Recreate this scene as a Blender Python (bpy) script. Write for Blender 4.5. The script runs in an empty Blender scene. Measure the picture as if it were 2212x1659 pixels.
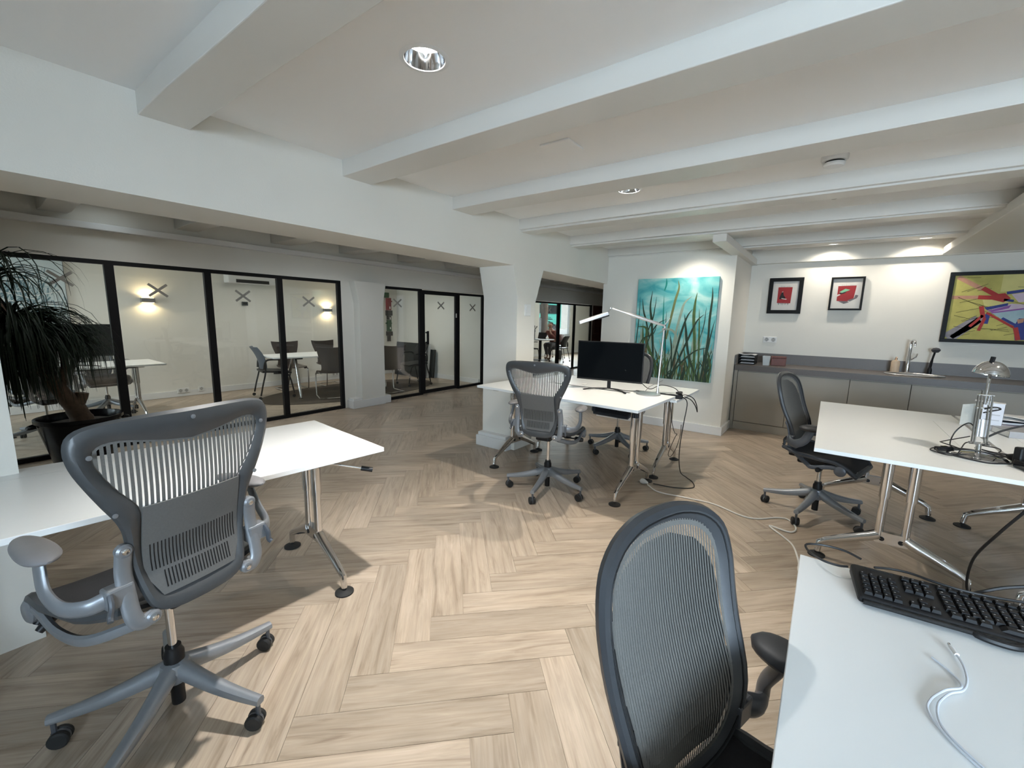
import bpy, bmesh, math, random
from mathutils import Vector, Matrix
S = bpy.context.scene
C = S.collection
PI = math.pi
random.seed(7)

# ---------------------------------------------------------------- camera
YAW, PITCH, ROLL, FPX = 0.637251, 0.155781, 0.020543, 917.207664
cam = bpy.data.objects.new('camera', bpy.data.cameras.new('camera'))
C.objects.link(cam)
fw = Vector((math.cos(YAW)*math.cos(PITCH), math.sin(YAW)*math.cos(PITCH), -math.sin(PITCH)))
rt = Vector((math.sin(YAW), -math.cos(YAW), 0))
up = rt.cross(fw)
rt, up = rt*math.cos(ROLL)+up*math.sin(ROLL), up*math.cos(ROLL)-rt*math.sin(ROLL)
m = Matrix((rt, up, -fw)).transposed().to_4x4()
m.translation = (0, 0, 1.45)
cam.matrix_world = m
cam.data.sensor_width = 36
cam.data.lens = FPX/2212*36
cam.data.clip_start = 0.05
S.camera = cam

# ---------------------------------------------------------------- world, exposure
w = bpy.data.worlds.new('world'); S.world = w
w.use_nodes = True
nt = w.node_tree
bg = nt.nodes['Background']
sky = nt.nodes.new('ShaderNodeTexSky')
sky.sky_type = 'HOSEK_WILKIE'
sky.turbidity = 6
sky.sun_direction = (-0.2, 0.75, 0.65)
nt.links.new(sky.outputs['Color'], bg.inputs['Color'])
bg.inputs['Strength'].default_value = 4.0
S.view_settings.view_transform = 'Standard'
S.view_settings.look = 'None'
S.view_settings.exposure = 0.25
S.view_settings.gamma = 1.0
S.view_settings.use_curve_mapping = False

sl = bpy.data.lights.new('sun', 'SUN'); sl.energy = 7; sl.angle = .02; sl.color = (1, .97, .93)
so = bpy.data.objects.new('sun', sl); C.objects.link(so)
so.rotation_euler = Vector((-.35, .62, -.70)).to_track_quat('-Z', 'Y').to_euler()     # stands behind the building, lights the street only
def area(name, loc, target, sx, sy, power, col):
    l = bpy.data.lights.new(name, 'AREA'); l.shape = 'RECTANGLE'
    l.size, l.size_y, l.energy, l.color = sx, sy, power, col
    o = bpy.data.objects.new(name, l); C.objects.link(o)
    o.location = loc
    o.rotation_euler = (Vector(target)-Vector(loc)).to_track_quat('-Z', 'Y').to_euler()
    return o
def spot(name, loc, power, col=(1, .93, .82), cone=100, blend=.6, rad=.045, target=None):
    l = bpy.data.lights.new(name, 'SPOT'); l.energy = power; l.color = col
    l.spot_size = math.radians(cone); l.spot_blend = blend; l.shadow_soft_size = rad
    o = bpy.data.objects.new(name, l); C.objects.link(o); o.location = loc
    if target:
        o.rotation_euler = (Vector(target)-Vector(loc)).to_track_quat('-Z', 'Y').to_euler()
    return o
DAY = (.66, .82, 1.0)
WARM = (1, .90, .76)
# daylight through the windows behind the camera (openings in wall_back) and into the glass rooms
for nm, loc, tg, sx, pw, col, spr in (
        ('daylight_back_window', (-2.74, -2.15, 1.50), (.3, -.6, -.45), 2.2, 222, DAY, 122),
        ('daylight_room_window', (-2.70, 7.2, 1.50), (1.5, 7.3, .9), 2.2, 75, (.80, .90, 1), 150),
        ('daylight_street_window', (14.7, 9.0, 1.45), (13.0, 6.5, .3), 2.2, 130, (.86, .94, 1), 150)):
    o = area(nm, loc, tg, sx, 1.4, pw, col)
    o.data.spread = math.radians(spr)
# ---------------------------------------------------------------- materials
MATS = {}
def mat(name, col, rough=.5, metal=0.0, spec=.5, noise=0.0, nscale=20, bump=0.0, bscale=80, emit=None, estr=0, alpha=None, coat=0):
    if name in MATS: return MATS[name]
    mt = bpy.data.materials.new(name); mt.use_nodes = True
    t = mt.node_tree; b = t.nodes['Principled BSDF']
    b.inputs['Base Color'].default_value = (*col, 1)
    b.inputs['Roughness'].default_value = rough
    b.inputs['Metallic'].default_value = metal
    b.inputs['Specular IOR Level'].default_value = spec
    if coat: b.inputs['Coat Weight'].default_value = coat
    tc = t.nodes.new('ShaderNodeTexCoord')
    if noise:
        n = t.nodes.new('ShaderNodeTexNoise'); n.inputs['Scale'].default_value = nscale; n.inputs['Detail'].default_value = 4
        t.links.new(tc.outputs['Object'], n.inputs['Vector'])
        mx = t.nodes.new('ShaderNodeMix'); mx.data_type = 'RGBA'
        mx.inputs['A'].default_value = (*[max(0, c*(1-noise)) for c in col], 1)
        mx.inputs['B'].default_value = (*[min(1, c*(1+noise)) for c in col], 1)
        t.links.new(n.outputs['Fac'], mx.inputs['Factor'])
        t.links.new(mx.outputs['Result'], b.inputs['Base Color'])
    if bump:
        n2 = t.nodes.new('ShaderNodeTexNoise'); n2.inputs['Scale'].default_value = bscale; n2.inputs['Detail'].default_value = 3
        t.links.new(tc.outputs['Object'], n2.inputs['Vector'])
        bp = t.nodes.new('ShaderNodeBump'); bp.inputs['Strength'].default_value = bump; bp.inputs['Distance'].default_value = .004
        t.links.new(n2.outputs['Fac'], bp.inputs['Height']); t.links.new(bp.outputs['Normal'], b.inputs['Normal'])
    if emit:
        b.inputs['Emission Color'].default_value = (*emit, 1); b.inputs['Emission Strength'].default_value = estr
    if alpha is not None:
        b.inputs['Alpha'].default_value = alpha
    MATS[name] = mt
    return mt

WALL = mat('white_wall_paint', (.745, .725, .665), .75, spec=.3, noise=.02, nscale=3, bump=.12, bscale=120)
CEIL = mat('white_ceiling_paint', (.84, .83, .81), .7, spec=.3, noise=.015, nscale=2, bump=.05)
BEAM = mat('white_gloss_beam_paint', (.665, .645, .60), .36, noise=.02, nscale=3, bump=.08, bscale=12)
TRIM = mat('white_trim_paint', (.74, .74, .73), .45, noise=.01, bump=.02)
BLACKF = mat('black_steel_frame', (.005, .005, .006), .5, spec=.25, noise=.1)
WHITE_TOP = mat('white_laminate', (.80, .81, .80), .32, noise=.01, nscale=6)
GREY_TRAY = mat('grey_cable_tray', (.33, .33, .32), .5, noise=.05)
CHROME = mat('chrome', (.72, .72, .73), .09, 1.0, noise=.02)
ALU = mat('brushed_aluminium', (.70, .70, .71), .34, 1.0, noise=.05, nscale=60)
BLACKP = mat('black_plastic', (.009, .009, .010), .45, spec=.3, noise=.15, nscale=40)
BLACKG = mat('black_gloss', (.006, .006, .007), .12, noise=.1)
RUBBER = mat('black_rubber', (.012, .012, .012), .7, noise=.2, nscale=50)
FRAMEG = mat('graphite_chair_plastic', (.046, .049, .052), .40, noise=.12, nscale=30, bump=.05, bscale=300)
FRAMED = mat('dark_graphite_chair_plastic', (.036, .039, .044), .38, noise=.12, nscale=30, bump=.05, bscale=300)
SILVER = mat('silver_grey_paint', (.20, .21, .225), .36, .35, noise=.06, nscale=40, bump=.03, bscale=400)
BASEM = mat('silver_base_paint', (.25, .265, .285), .36, .35, noise=.06, nscale=40)
PADBACK = mat('dark_back_pad', (.062, .063, .064), .6, noise=.15, nscale=200)
SILVERD = mat('slate_grey_paint', (.085, .092, .105), .38, .25, noise=.08, nscale=40)
PADG = mat('grey_soft_pad', (.17, .165, .17), .5, noise=.06, nscale=40)
PADD = mat('dark_soft_pad', (.035, .037, .042), .5, noise=.08, nscale=40)
PELL = mat('grey_mesh_weave', (.13, .128, .12), .6, noise=.25, nscale=300)
LUMB = mat('grey_lumbar_foam', (.10, .10, .098), .55, noise=.15, nscale=200)
SEATM = mat('black_seat_weave', (.014, .014, .016), .75, noise=.3, nscale=200, bump=.3, bscale=500)
CABB = mat('black_cable', (.01, .01, .011), .5, noise=.1)
CABW = mat('white_cable', (.74, .73, .70), .5, noise=.03)
CABINET = mat('taupe_cabinet_laminate', (.335, .305, .255), .5, noise=.03, nscale=8, bump=.02)
COUNTER = mat('dark_taupe_worktop', (.115, .10, .092), .42, noise=.08, nscale=60)
SPLASH = mat('dark_grey_splashback', (.145, .135, .13), .45, noise=.06, nscale=60)
PAPER = mat('white_paper', (.76, .75, .73), .8, noise=.04, nscale=30)
SCREEN = mat('dark_screen', (.002, .003, .004), .5, spec=.05, noise=.1)
PLY = mat('dark_wenge_veneer', (.028, .018, .015), .35, noise=.35, nscale=25)
BLUEGREY = mat('blue_grey_chair_mesh', (.10, .125, .16), .6, noise=.12, nscale=80)
SOIL = mat('potting_soil', (.02, .014, .01), .95, noise=.5, nscale=60, bump=.8, bscale=60)
POTB = mat('black_glazed_pot', (.004, .004, .006), .2, spec=.2, noise=.1)
BARK = mat('brown_bark', (.10, .065, .042), .85, noise=.45, nscale=30, bump=.9, bscale=50)
LEAF = mat('dark_green_leaf', (.007, .015, .007), .6, spec=.2, noise=.4, nscale=9)
RUG = mat('brown_rug', (.085, .066, .05), .95, noise=.2, nscale=150, bump=.5, bscale=400)
BULB = mat('lamp_glow', (1, 1, 1), .5, emit=(1, .97, .92), estr=40)
SCGLOW = mat('sconce_glow', (1, .9, .7), .5, emit=(1, .72, .38), estr=14)

def glass_mat(name, tint=(.93, .95, .94), boost=1.0):
    mt = bpy.data.materials.new(name); mt.use_nodes = True
    t = mt.node_tree; t.nodes.remove(t.nodes['Principled BSDF']); N = t.nodes.new; L = t.links.new
    out = t.nodes['Material Output']
    tr = N('ShaderNodeBsdfTransparent'); tr.inputs['Color'].default_value = (*tint, 1)
    gl = N('ShaderNodeBsdfGlossy'); gl.inputs['Roughness'].default_value = .01
    ge = N('ShaderNodeNewGeometry')
    dt = N('ShaderNodeVectorMath'); dt.operation = 'DOT_PRODUCT'; L(ge.outputs['Incoming'], dt.inputs[0]); L(ge.outputs['Normal'], dt.inputs[1])
    def M(op, a, b=None):
        q = N('ShaderNodeMath'); q.operation = op
        for i, v in enumerate((a, b)):
            if v is None: continue
            if isinstance(v, (int, float)): q.inputs[i].default_value = v
            else: L(v, q.inputs[i])
        return q.outputs[0]
    f = M('POWER', M('SUBTRACT', 1.0, M('ABSOLUTE', dt.outputs['Value'])), 5.0)     # Schlick reflectance of glass
    f = M('MULTIPLY', M('ADD', M('MULTIPLY', f, .96), .04), boost)
    mx = N('ShaderNodeMixShader'); L(f, mx.inputs['Fac'])
    L(tr.outputs[0], mx.inputs[1]); L(gl.outputs[0], mx.inputs[2]); L(mx.outputs[0], out.inputs['Surface'])
    MATS[name] = mt
    return mt
GLASS = glass_mat('partition_glass')
CLEARP = glass_mat('clear_plastic', (.86, .88, .88), 2.0)

def wood_mat():
    mt = bpy.data.materials.new('oak_herringbone_plank'); mt.use_nodes = True
    t = mt.node_tree; b = t.nodes['Principled BSDF']; L = t.links.new; N = t.nodes.new
    uv = N('ShaderNodeUVMap'); uv.uv_map = 'UVMap'
    oi = N('ShaderNodeObjectInfo'); at = N('ShaderNodeAttribute'); at.attribute_name = 'rnd'
    add = N('ShaderNodeMath'); add.operation = 'ADD'; L(oi.outputs['Random'], add.inputs[0]); L(at.outputs['Fac'], add.inputs[1])
    rn = N('ShaderNodeMath'); rn.operation = 'FRACT'; L(add.outputs[0], rn.inputs[0])
    off = N('ShaderNodeMath'); off.operation = 'MULTIPLY'; off.inputs[1].default_value = 37; L(rn.outputs[0], off.inputs[0])
    sep = N('ShaderNodeSeparateXYZ'); L(uv.outputs[0], sep.inputs[0])
    comb = N('ShaderNodeCombineXYZ'); L(sep.outputs[0], comb.inputs[0]); L(sep.outputs[1], comb.inputs[1]); L(off.outputs[0], comb.inputs[2])
    mp = N('ShaderNodeMapping'); mp.inputs['Scale'].default_value = (2.2, 26, 1); L(comb.outputs[0], mp.inputs[0])
    n1 = N('ShaderNodeTexNoise'); n1.inputs['Scale'].default_value = 1.0; n1.inputs['Detail'].default_value = 5; n1.inputs['Roughness'].default_value = .62; n1.inputs['Distortion'].default_value = .9
    L(mp.outputs[0], n1.inputs['Vector'])
    mp2 = N('ShaderNodeMapping'); mp2.inputs['Scale'].default_value = (2.0, 6, 1); L(comb.outputs[0], mp2.inputs[0])
    n2 = N('ShaderNodeTexNoise'); n2.inputs['Scale'].default_value = 1.6; n2.inputs['Detail'].default_value = 3; L(mp2.outputs[0], n2.inputs['Vector'])
    mp3 = N('ShaderNodeMapping'); mp3.inputs['Scale'].default_value = (6, 150, 1); L(comb.outputs[0], mp3.inputs[0])
    n3 = N('ShaderNodeTexNoise'); n3.inputs['Scale'].default_value = 1.0; n3.inputs['Detail'].default_value = 2; L(mp3.outputs[0], n3.inputs['Vector'])
    r1 = N('ShaderNodeValToRGB')
    e = r1.color_ramp.elements
    e[0].position = .28; e[0].color = (.245, .186, .136, 1)
    e[1].position = .68; e[1].color = (.455, .378, .300, 1)
    e.new(.45).color = (.375, .302, .230, 1)
    L(n1.outputs['Fac'], r1.inputs['Fac'])
    r2 = N('ShaderNodeMapRange'); r2.inputs['From Min'].default_value = .3; r2.inputs['From Max'].default_value = .7
    r2.inputs['To Min'].default_value = .88; r2.inputs['To Max'].default_value = 1.08; L(n2.outputs['Fac'], r2.inputs['Value'])
    r3 = N('ShaderNodeMapRange'); r3.inputs['From Min'].default_value = .3; r3.inputs['From Max'].default_value = .7
    r3.inputs['To Min'].default_value = .93; r3.inputs['To Max'].default_value = 1.06; L(n3.outputs['Fac'], r3.inputs['Value'])
    r4 = N('ShaderNodeMapRange'); r4.inputs['To Min'].default_value = .88; r4.inputs['To Max'].default_value = 1.10; L(rn.outputs[0], r4.inputs['Value'])
    m1 = N('ShaderNodeMath'); m1.operation = 'MULTIPLY'; L(r2.outputs[0], m1.inputs[0]); L(r3.outputs[0], m1.inputs[1])
    m2 = N('ShaderNodeMath'); m2.operation = 'MULTIPLY'; L(m1.outputs[0], m2.inputs[0]); L(r4.outputs[0], m2.inputs[1])
    vm = N('ShaderNodeVectorMath'); vm.operation = 'SCALE'; L(r1.outputs['Color'], vm.inputs[0]); L(m2.outputs[0], vm.inputs['Scale'])
    L(vm.outputs[0], b.inputs['Base Color'])
    b.inputs['Roughness'].default_value = .38
    b.inputs['Specular IOR Level'].default_value = .5
    bp = N('ShaderNodeBump'); bp.inputs['Strength'].default_value = .12; bp.inputs['Distance'].default_value = .002
    L(n1.outputs['Fac'], bp.inputs['Height']); L(bp.outputs[0], b.inputs['Normal'])
    MATS['wood'] = mt
    return mt
WOOD = wood_mat()

# ---------------------------------------------------------------- mesh helpers
def link(name, me, parent=None):
    o = bpy.data.objects.new(name, me); C.objects.link(o)
    if parent is not None: o.parent = parent
    return o
def obj(name, bm, mats, parent=None, smooth=False, bevel=0, seg=2, loc=None):
    bmesh.ops.recalc_face_normals(bm, faces=bm.faces)
    me = bpy.data.meshes.new(name); bm.to_mesh(me); bm.free()
    for mt in (mats if isinstance(mats, (list, tuple)) else [mats]): me.materials.append(mt)
    if smooth:
        for p in me.polygons: p.use_smooth = True
        try: me.set_sharp_from_angle(angle=math.radians(38))
        except Exception: pass
    o = link(name, me, parent)
    if loc: o.location = loc
    if bevel:
        md = o.modifiers.new('bevel', 'BEVEL'); md.width = bevel; md.segments = seg; md.limit_method = 'ANGLE'; md.angle_limit = math.radians(40)
    return o
def tag(o, label=None, cat=None, group=None, kind=None):
    if label: o['label'] = label
    if cat: o['category'] = cat
    if group: o['group'] = group
    if kind: o['kind'] = kind
    return o
def thing(name, label, cat, loc=(0, 0, 0), rz=0, group=None):
    o = bpy.data.objects.new(name, None); C.objects.link(o)
    o.empty_display_size = .1
    o.location = loc; o.rotation_euler = (0, 0, rz)
    return tag(o, label, cat, group)
def struct(o, label=None): return tag(o, label, None, None, 'structure')
def dup(o, parent=None):
    c = o.copy(); C.objects.link(c)
    if parent is not None: c.parent = parent
    for ch in list(o.children): dup(ch, c)
    return c
def BM(): return bmesh.new()
def quad(bm, a, b, c, d, mi=0):
    f = bm.faces.new([bm.verts.new(p) for p in (a, b, c, d)]); f.material_index = mi; return f
def box(bm, x0, x1, y0, y1, z0, z1, mi=0):
    v = [bm.verts.new((x, y, z)) for x in (x0, x1) for y in (y0, y1) for z in (z0, z1)]
    for q in ((0, 1, 3, 2), (4, 6, 7, 5), (0, 4, 5, 1), (2, 3, 7, 6), (0, 2, 6, 4), (1, 5, 7, 3)):
        f = bm.faces.new([v[i] for i in q]); f.material_index = mi
    return bm
def bxo(name, x0, x1, y0, y1, z0, z1, mt, parent=None, bevel=0):
    return obj(name, box(BM(), x0, x1, y0, y1, z0, z1), mt, parent, bevel=bevel)
def obox(bm, c, ax, ay, az, hx, hy, hz, mi=0):
    c = Vector(c); v = []
    for i in (-1, 1):
        for j in (-1, 1):
            for k in (-1, 1): v.append(bm.verts.new(c+ax*hx*i+ay*hy*j+az*hz*k))
    for q in ((0, 1, 3, 2), (4, 6, 7, 5), (0, 4, 5, 1), (2, 3, 7, 6), (0, 2, 6, 4), (1, 5, 7, 3)):
        f = bm.faces.new([v[i] for i in q]); f.material_index = mi
def bar(bm, a, b, wid, thick, upv=(0, 0, 1), mi=0):
    a = Vector(a); b = Vector(b); d = b-a; l = d.length; d.normalize()
    s = Vector(upv).cross(d)
    if s.length < 1e-5: s = Vector((1, 0, 0)).cross(d)
    s.normalize(); u = d.cross(s)
    obox(bm, (a+b)/2, d, s, u, l/2, wid/2, thick/2, mi)
def bar_bm(*a):
    bm = bmesh.new(); bar(bm, *a); return bm
def smoothpts(pts, n=6, closed=False):
    P = [Vector(p) for p in pts]; out = []
    N = len(P)
    for i in range(N if closed else N-1):
        p1, p2 = P[i], P[(i+1) % N]
        p0 = P[(i-1) % N] if (closed or i > 0) else p1*2-p2
        p3 = P[(i+2) % N] if (closed or i < N-2) else p2*2-p1
        for k in range(n):
            t = k/n
            out.append(.5*((2*p1)+(p2-p0)*t+(2*p0-5*p1+4*p2-p3)*t*t+(3*p1-p0-3*p2+p3)*t**3))
    if not closed: out.append(P[-1])
    return out
def tube(bm, pts, r, seg=8, closed=False, flat=1.0, caps=True, mi=0, up0=None):
    P = [Vector(p) for p in pts]; n = len(P); rings = []
    t0 = (P[1]-P[0]).normalized()
    nrm = Vector(up0) if up0 else (Vector((0, 0, 1)) if abs(t0.z) < .9 else Vector((1, 0, 0)))
    for i in range(n):
        if closed: t = (P[(i+1) % n]-P[i-1])
        else: t = P[min(i+1, n-1)]-P[max(i-1, 0)]
        if t.length < 1e-9: t = t0
        t.normalize()
        nrm = nrm-t*nrm.dot(t)
        if nrm.length < 1e-6: nrm = t.orthogonal()
        nrm.normalize(); bi = t.cross(nrm)
        rr = r[i] if isinstance(r, (list, tuple)) else r
        rings.append([bm.verts.new(P[i]+nrm*math.sin(a)*rr*flat+bi*math.cos(a)*rr) for a in [2*PI*k/seg for k in range(seg)]])
    for i in range(n if closed else n-1):
        A, B = rings[i], rings[(i+1) % n]
        for k in range(seg):
            f = bm.faces.new((A[k], A[(k+1) % seg], B[(k+1) % seg], B[k])); f.material_index = mi
    if caps and not closed:
        bm.faces.new(rings[0][::-1]).material_index = mi; bm.faces.new(rings[-1]).material_index = mi
    return bm
def lathe(bm, prof, seg=24, c=(0, 0, 0), ax=(0, 0, 1), mi=0):
    c = Vector(c); z = Vector(ax).normalized(); x = z.orthogonal().normalized(); y = z.cross(x)
    rings = []
    for r, h in prof:
        if r < 1e-6: rings.append([bm.verts.new(c+z*h)])
        else: rings.append([bm.verts.new(c+z*h+x*math.cos(a)*r+y*math.sin(a)*r) for a in [2*PI*k/seg for k in range(seg)]])
    for A, B in zip(rings, rings[1:]):
        for k in range(seg):
            k2 = (k+1) % seg
            if len(A) == 1 and len(B) == 1: continue
            if len(A) == 1: f = bm.faces.new((A[0], B[k], B[k2]))
            elif len(B) == 1: f = bm.faces.new((A[k], A[k2], B[0]))
            else: f = bm.faces.new((A[k], A[k2], B[k2], B[k]))
            f.material_index = mi
    return bm
def cyl(bm, a, b, r, seg=16, r2=None):
    a = Vector(a); b = Vector(b); l = (b-a).length; r2 = r if r2 is None else r2
    return lathe(bm, [(0, 0), (r, 0), (r2, l), (0, l)], seg, a, b-a)
def prism(bm, poly, off, mi=0):
    a = [bm.verts.new(p) for p in poly]; o = Vector(off)
    b = [bm.verts.new(Vector(p)+o) for p in poly]
    bm.faces.new(a).material_index = mi; bm.faces.new(b[::-1]).material_index = mi
    n = len(a)
    for i in range(n): bm.faces.new((a[i], b[i], b[(i+1) % n], a[(i+1) % n])).material_index = mi
    return bm
def shell(bm, f, nu, nv, thick, mi=0):
    """closed sheet over f(u,v) with thickness along its normal"""
    P = [[Vector(f(i/nu, j/nv)) for j in range(nv+1)] for i in range(nu+1)]
    T = [[None]*(nv+1) for _ in range(nu+1)]; B = [[None]*(nv+1) for _ in range(nu+1)]
    for i in range(nu+1):
        for j in range(nv+1):
            du = P[min(i+1, nu)][j]-P[max(i-1, 0)][j]; dv = P[i][min(j+1, nv)]-P[i][max(j-1, 0)]
            n = du.cross(dv)
            n = n.normalized() if n.length > 1e-12 else Vector((0, 0, 1))
            T[i][j] = bm.verts.new(P[i][j]+n*thick/2); B[i][j] = bm.verts.new(P[i][j]-n*thick/2)
    for i in range(nu):
        for j in range(nv):
            bm.faces.new((T[i][j], T[i+1][j], T[i+1][j+1], T[i][j+1])).material_index = mi
            bm.faces.new((B[i][j], B[i][j+1], B[i+1][j+1], B[i+1][j])).material_index = mi
    for i in range(nu):
        bm.faces.new((T[i][0], B[i][0], B[i+1][0], T[i+1][0])); bm.faces.new((T[i+1][nv], B[i+1][nv], B[i][nv], T[i][nv]))
    for j in range(nv):
        bm.faces.new((T[0][j+1], B[0][j+1], B[0][j], T[0][j])); bm.faces.new((T[nu][j], B[nu][j], B[nu][j+1], T[nu][j+1]))
    return bm
def lerp(tab, x):
    if x <= tab[0][0]: return tab[0][1]
    for (a, b), (c, d) in zip(tab, tab[1:]):
        if x <= c: return b+(d-b)*(x-a)/(c-a) if c > a else d
    return tab[-1][1]
def cable(name, pts, r, mt, label=None, cat=None, parent=None, n=6, seg=6, group=None):
    o = obj(name, tube(BM(), smoothpts(pts, n), r, seg), mt, parent, smooth=True)
    if label: tag(o, label, cat, group)
    return o
# ---------------------------------------------------------------- the setting
YB = 2.658          # face of the lintel wall
XP, XK = 5.86, 7.05  # painting wall, kitchen wall
ZC = 2.435
fl = obj('floor', box(BM(), -3.0, 19.5, -3.6, 9.0, -.06, -.004), WOOD); struct(fl, 'light oak herringbone floor')
# herringbone planks: u along (1,1), v along (1,-1)
PW, PL, POFF = .157, .785, .175
def plank_list():
    out = []; r2 = math.sqrt(.5)
    for mm in range(-60, 60):
        for p in range(-12, 12):
            v0 = -.248+(mm)*PW
            u0 = POFF+mm*PW+2*PL*p
            # plank along u and the one across its far end
            for (ua, ub, va, vb, d) in ((u0, u0+PL, v0, v0+PW, 0), (u0+PL, u0+PL+PW, v0+PW-PL, v0+PW, 1)):
                uc, vc = (ua+ub)/2, (va+vb)/2
                x, y = (uc+vc)*r2, (uc-vc)*r2
                out.append((x, y, d))
    return out
def plank_ok(x, y):
    if x < -.9 or y > 8.7 or y < -2.4: return False
    if y < 2.6 and x > 7.0: return False
    if x > 14.5: return False
    dx, dy = x*math.cos(YAW)+y*math.sin(YAW), -x*math.sin(YAW)+y*math.cos(YAW)
    return dx > -.1 and abs(dy) < dx*1.28+.75
pl = [(math.hypot(x, y), x, y, d) for x, y, d in plank_list() if plank_ok(x, y)]
pl.sort()
g = .0007
def plank_mesh():
    bm = box(BM(), -PL/2+g, PL/2-g, -PW/2+g, PW/2-g, -.006, 0)
    uvl = bm.loops.layers.uv.new('UVMap')
    bmesh.ops.recalc_face_normals(bm, faces=bm.faces)
    for f in bm.faces:
        for lo in f.loops: lo[uvl].uv = (lo.vert.co.x, lo.vert.co.y)
    me = bpy.data.meshes.new('plank'); bm.to_mesh(me); bm.free(); me.materials.append(WOOD)
    return me
pm = plank_mesh()
for _, x, y, d in pl[:300]:
    o = link('plank', pm, fl); o.location = (x, y, 0)
    o.rotation_euler = (0, 0, (PI/4 if d == 0 else -PI/4)+(PI if random.random() < .5 else 0))
bm = BM(); uvl = bm.loops.layers.uv.new('UVMap'); rl = bm.faces.layers.float.new('rnd')
for _, x, y, d in pl[300:]:
    a = PI/4 if d == 0 else -PI/4
    ca, sa = math.cos(a), math.sin(a); r = random.random()
    n0 = len(bm.verts); V = []
    for z in (0, -.006):
        for sx, sy in ((-1, -1), (1, -1), (1, 1), (-1, 1)):
            lx, ly = sx*(PL/2-g), sy*(PW/2-g)
            V.append((bm.verts.new((x+lx*ca-ly*sa, y+lx*sa+ly*ca, z)), (lx, ly)))
    for q in ((0, 1, 2, 3), (0, 4, 5, 1), (1, 5, 6, 2), (2, 6, 7, 3), (3, 7, 4, 0)):
        f = bm.faces.new([V[i][0] for i in q]); f[rl] = r
        for lo, i in zip(f.loops, q): lo[uvl].uv = V[i][1]
po = obj('planks', bm, WOOD, fl); po['kind'] = 'stuff'

def xz(name, pts, y0, y1, mt=WALL): return obj(name, prism(BM(), [(x, y0, z) for x, z in pts], (0, y1-y0, 0)), mt)
def xy(name, pts, z0, z1, mt=WALL): return obj(name, prism(BM(), [(x, y, z0) for x, y in pts], (0, 0, z1-z0)), mt)
# lintel wall with its flared column, pier and openings
struct(xz('wall_left', [(-2.5, 0), (.137, 0), (.137, 1.976), (3.575, 1.976), (3.654, 1.66), (3.654, 0), (3.988, 0), (3.988, 1.60),
          (4.141, 1.974), (5.86, 1.955), (7.25, 1.94), (7.25, 2.5), (-2.5, 2.5)], YB, 3.116), 'white wall with flared column and wide openings to the corridor')
struct(xy('wall_front', [(XP, YB+.06), (XP, 1.0), (XK, 1.0), (XK, -3.5), (7.25, -3.5), (7.25, YB+.06)], 0, 2.5), 'white wall with the green grass painting and the kitchen niche')
def holed(name, axis, pos, th, a0, a1, z1, holes, mt=WALL):
    """wall in the plane axis=pos, with rectangular holes (a,b,z0,z1) sorted along the wall"""
    bm = BM()
    def bx(a, b, c, d):
        if axis == 'x': box(bm, pos, pos+th, a, b, c, d)
        else: box(bm, a, b, pos, pos+th, c, d)
    p = a0
    for (a, b, c, d) in holes:
        if a > p: bx(p, a, 0, z1)
        if c > 0: bx(a, b, 0, c)
        if d < z1: bx(a, b, d, z1)
        p = b
    if p < a1: bx(p, a1, 0, z1)
    return obj(name, bm, mt)
struct(holed('wall_back', 'x', -2.62, .12, -3.6, 9.0, 2.5, [(-3.3, -1.0, .65, 2.15), (6.1, 8.4, .65, 2.15)]), 'white wall with windows')
struct(obj('wall_right', box(BM(), -2.6, 7.25, -3.6, -3.5, 0, 2.5), WALL), 'white wall on the right')
# partition wall between corridor and glass rooms
TOPZ = 1.935
struct(holed('wall_corridor', 'y', 5.93, .10, -2.5, 19.5, 2.5, [(-2.4, 3.665, 0, TOPZ), (4.36, 6.96, 0, 1.915), (8.75, 12.05, 0, 1.875), (12.12, 13.0, 0, 1.86)]), 'white corridor wall with glass partitions')
struct(xz('wall_corridor_column', [(3.87, 0), (4.30, 0), (4.30, 1.62), (4.36, 1.94), (3.80, 1.94), (3.87, 1.62)], 5.78, 5.95), 'flared white column of the corridor wall')
bm = BM()
box(bm, 3.70, 3.875, 5.765, 5.94, 0, .125); box(bm, 3.72, 3.875, 5.785, 5.94, .125, .15)
box(bm, 3.87, 4.30, 5.765, 5.79, 0, .12); box(bm, 4.295, 4.43, 5.80, 5.94, 0, .125)
struct(obj('baseboard_corridor', bm, TRIM, bevel=.004), 'white plinth of the corridor column')
struct(holed('wall_rooms', 'y', 8.8, .12, -2.6, 19.5, 2.5, [(13.5, 15.9, .74, 2.06)]), 'white rear wall of the glass rooms')
struct(obj('wall_divider', box(BM(), 6.96, 7.06, 6.03, 8.8, 0, 2.5), WALL), 'white dividing wall between glass rooms')
struct(obj('wall_end', box(BM(), 19.4, 19.5, -3.6, 9.0, 0, 2.5), WALL), 'far end wall')
struct(obj('wall_street_side', box(BM(), 7.25, 19.5, 3.0, 3.116, 0, 2.5), WALL), 'wall along the far corridor')
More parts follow.
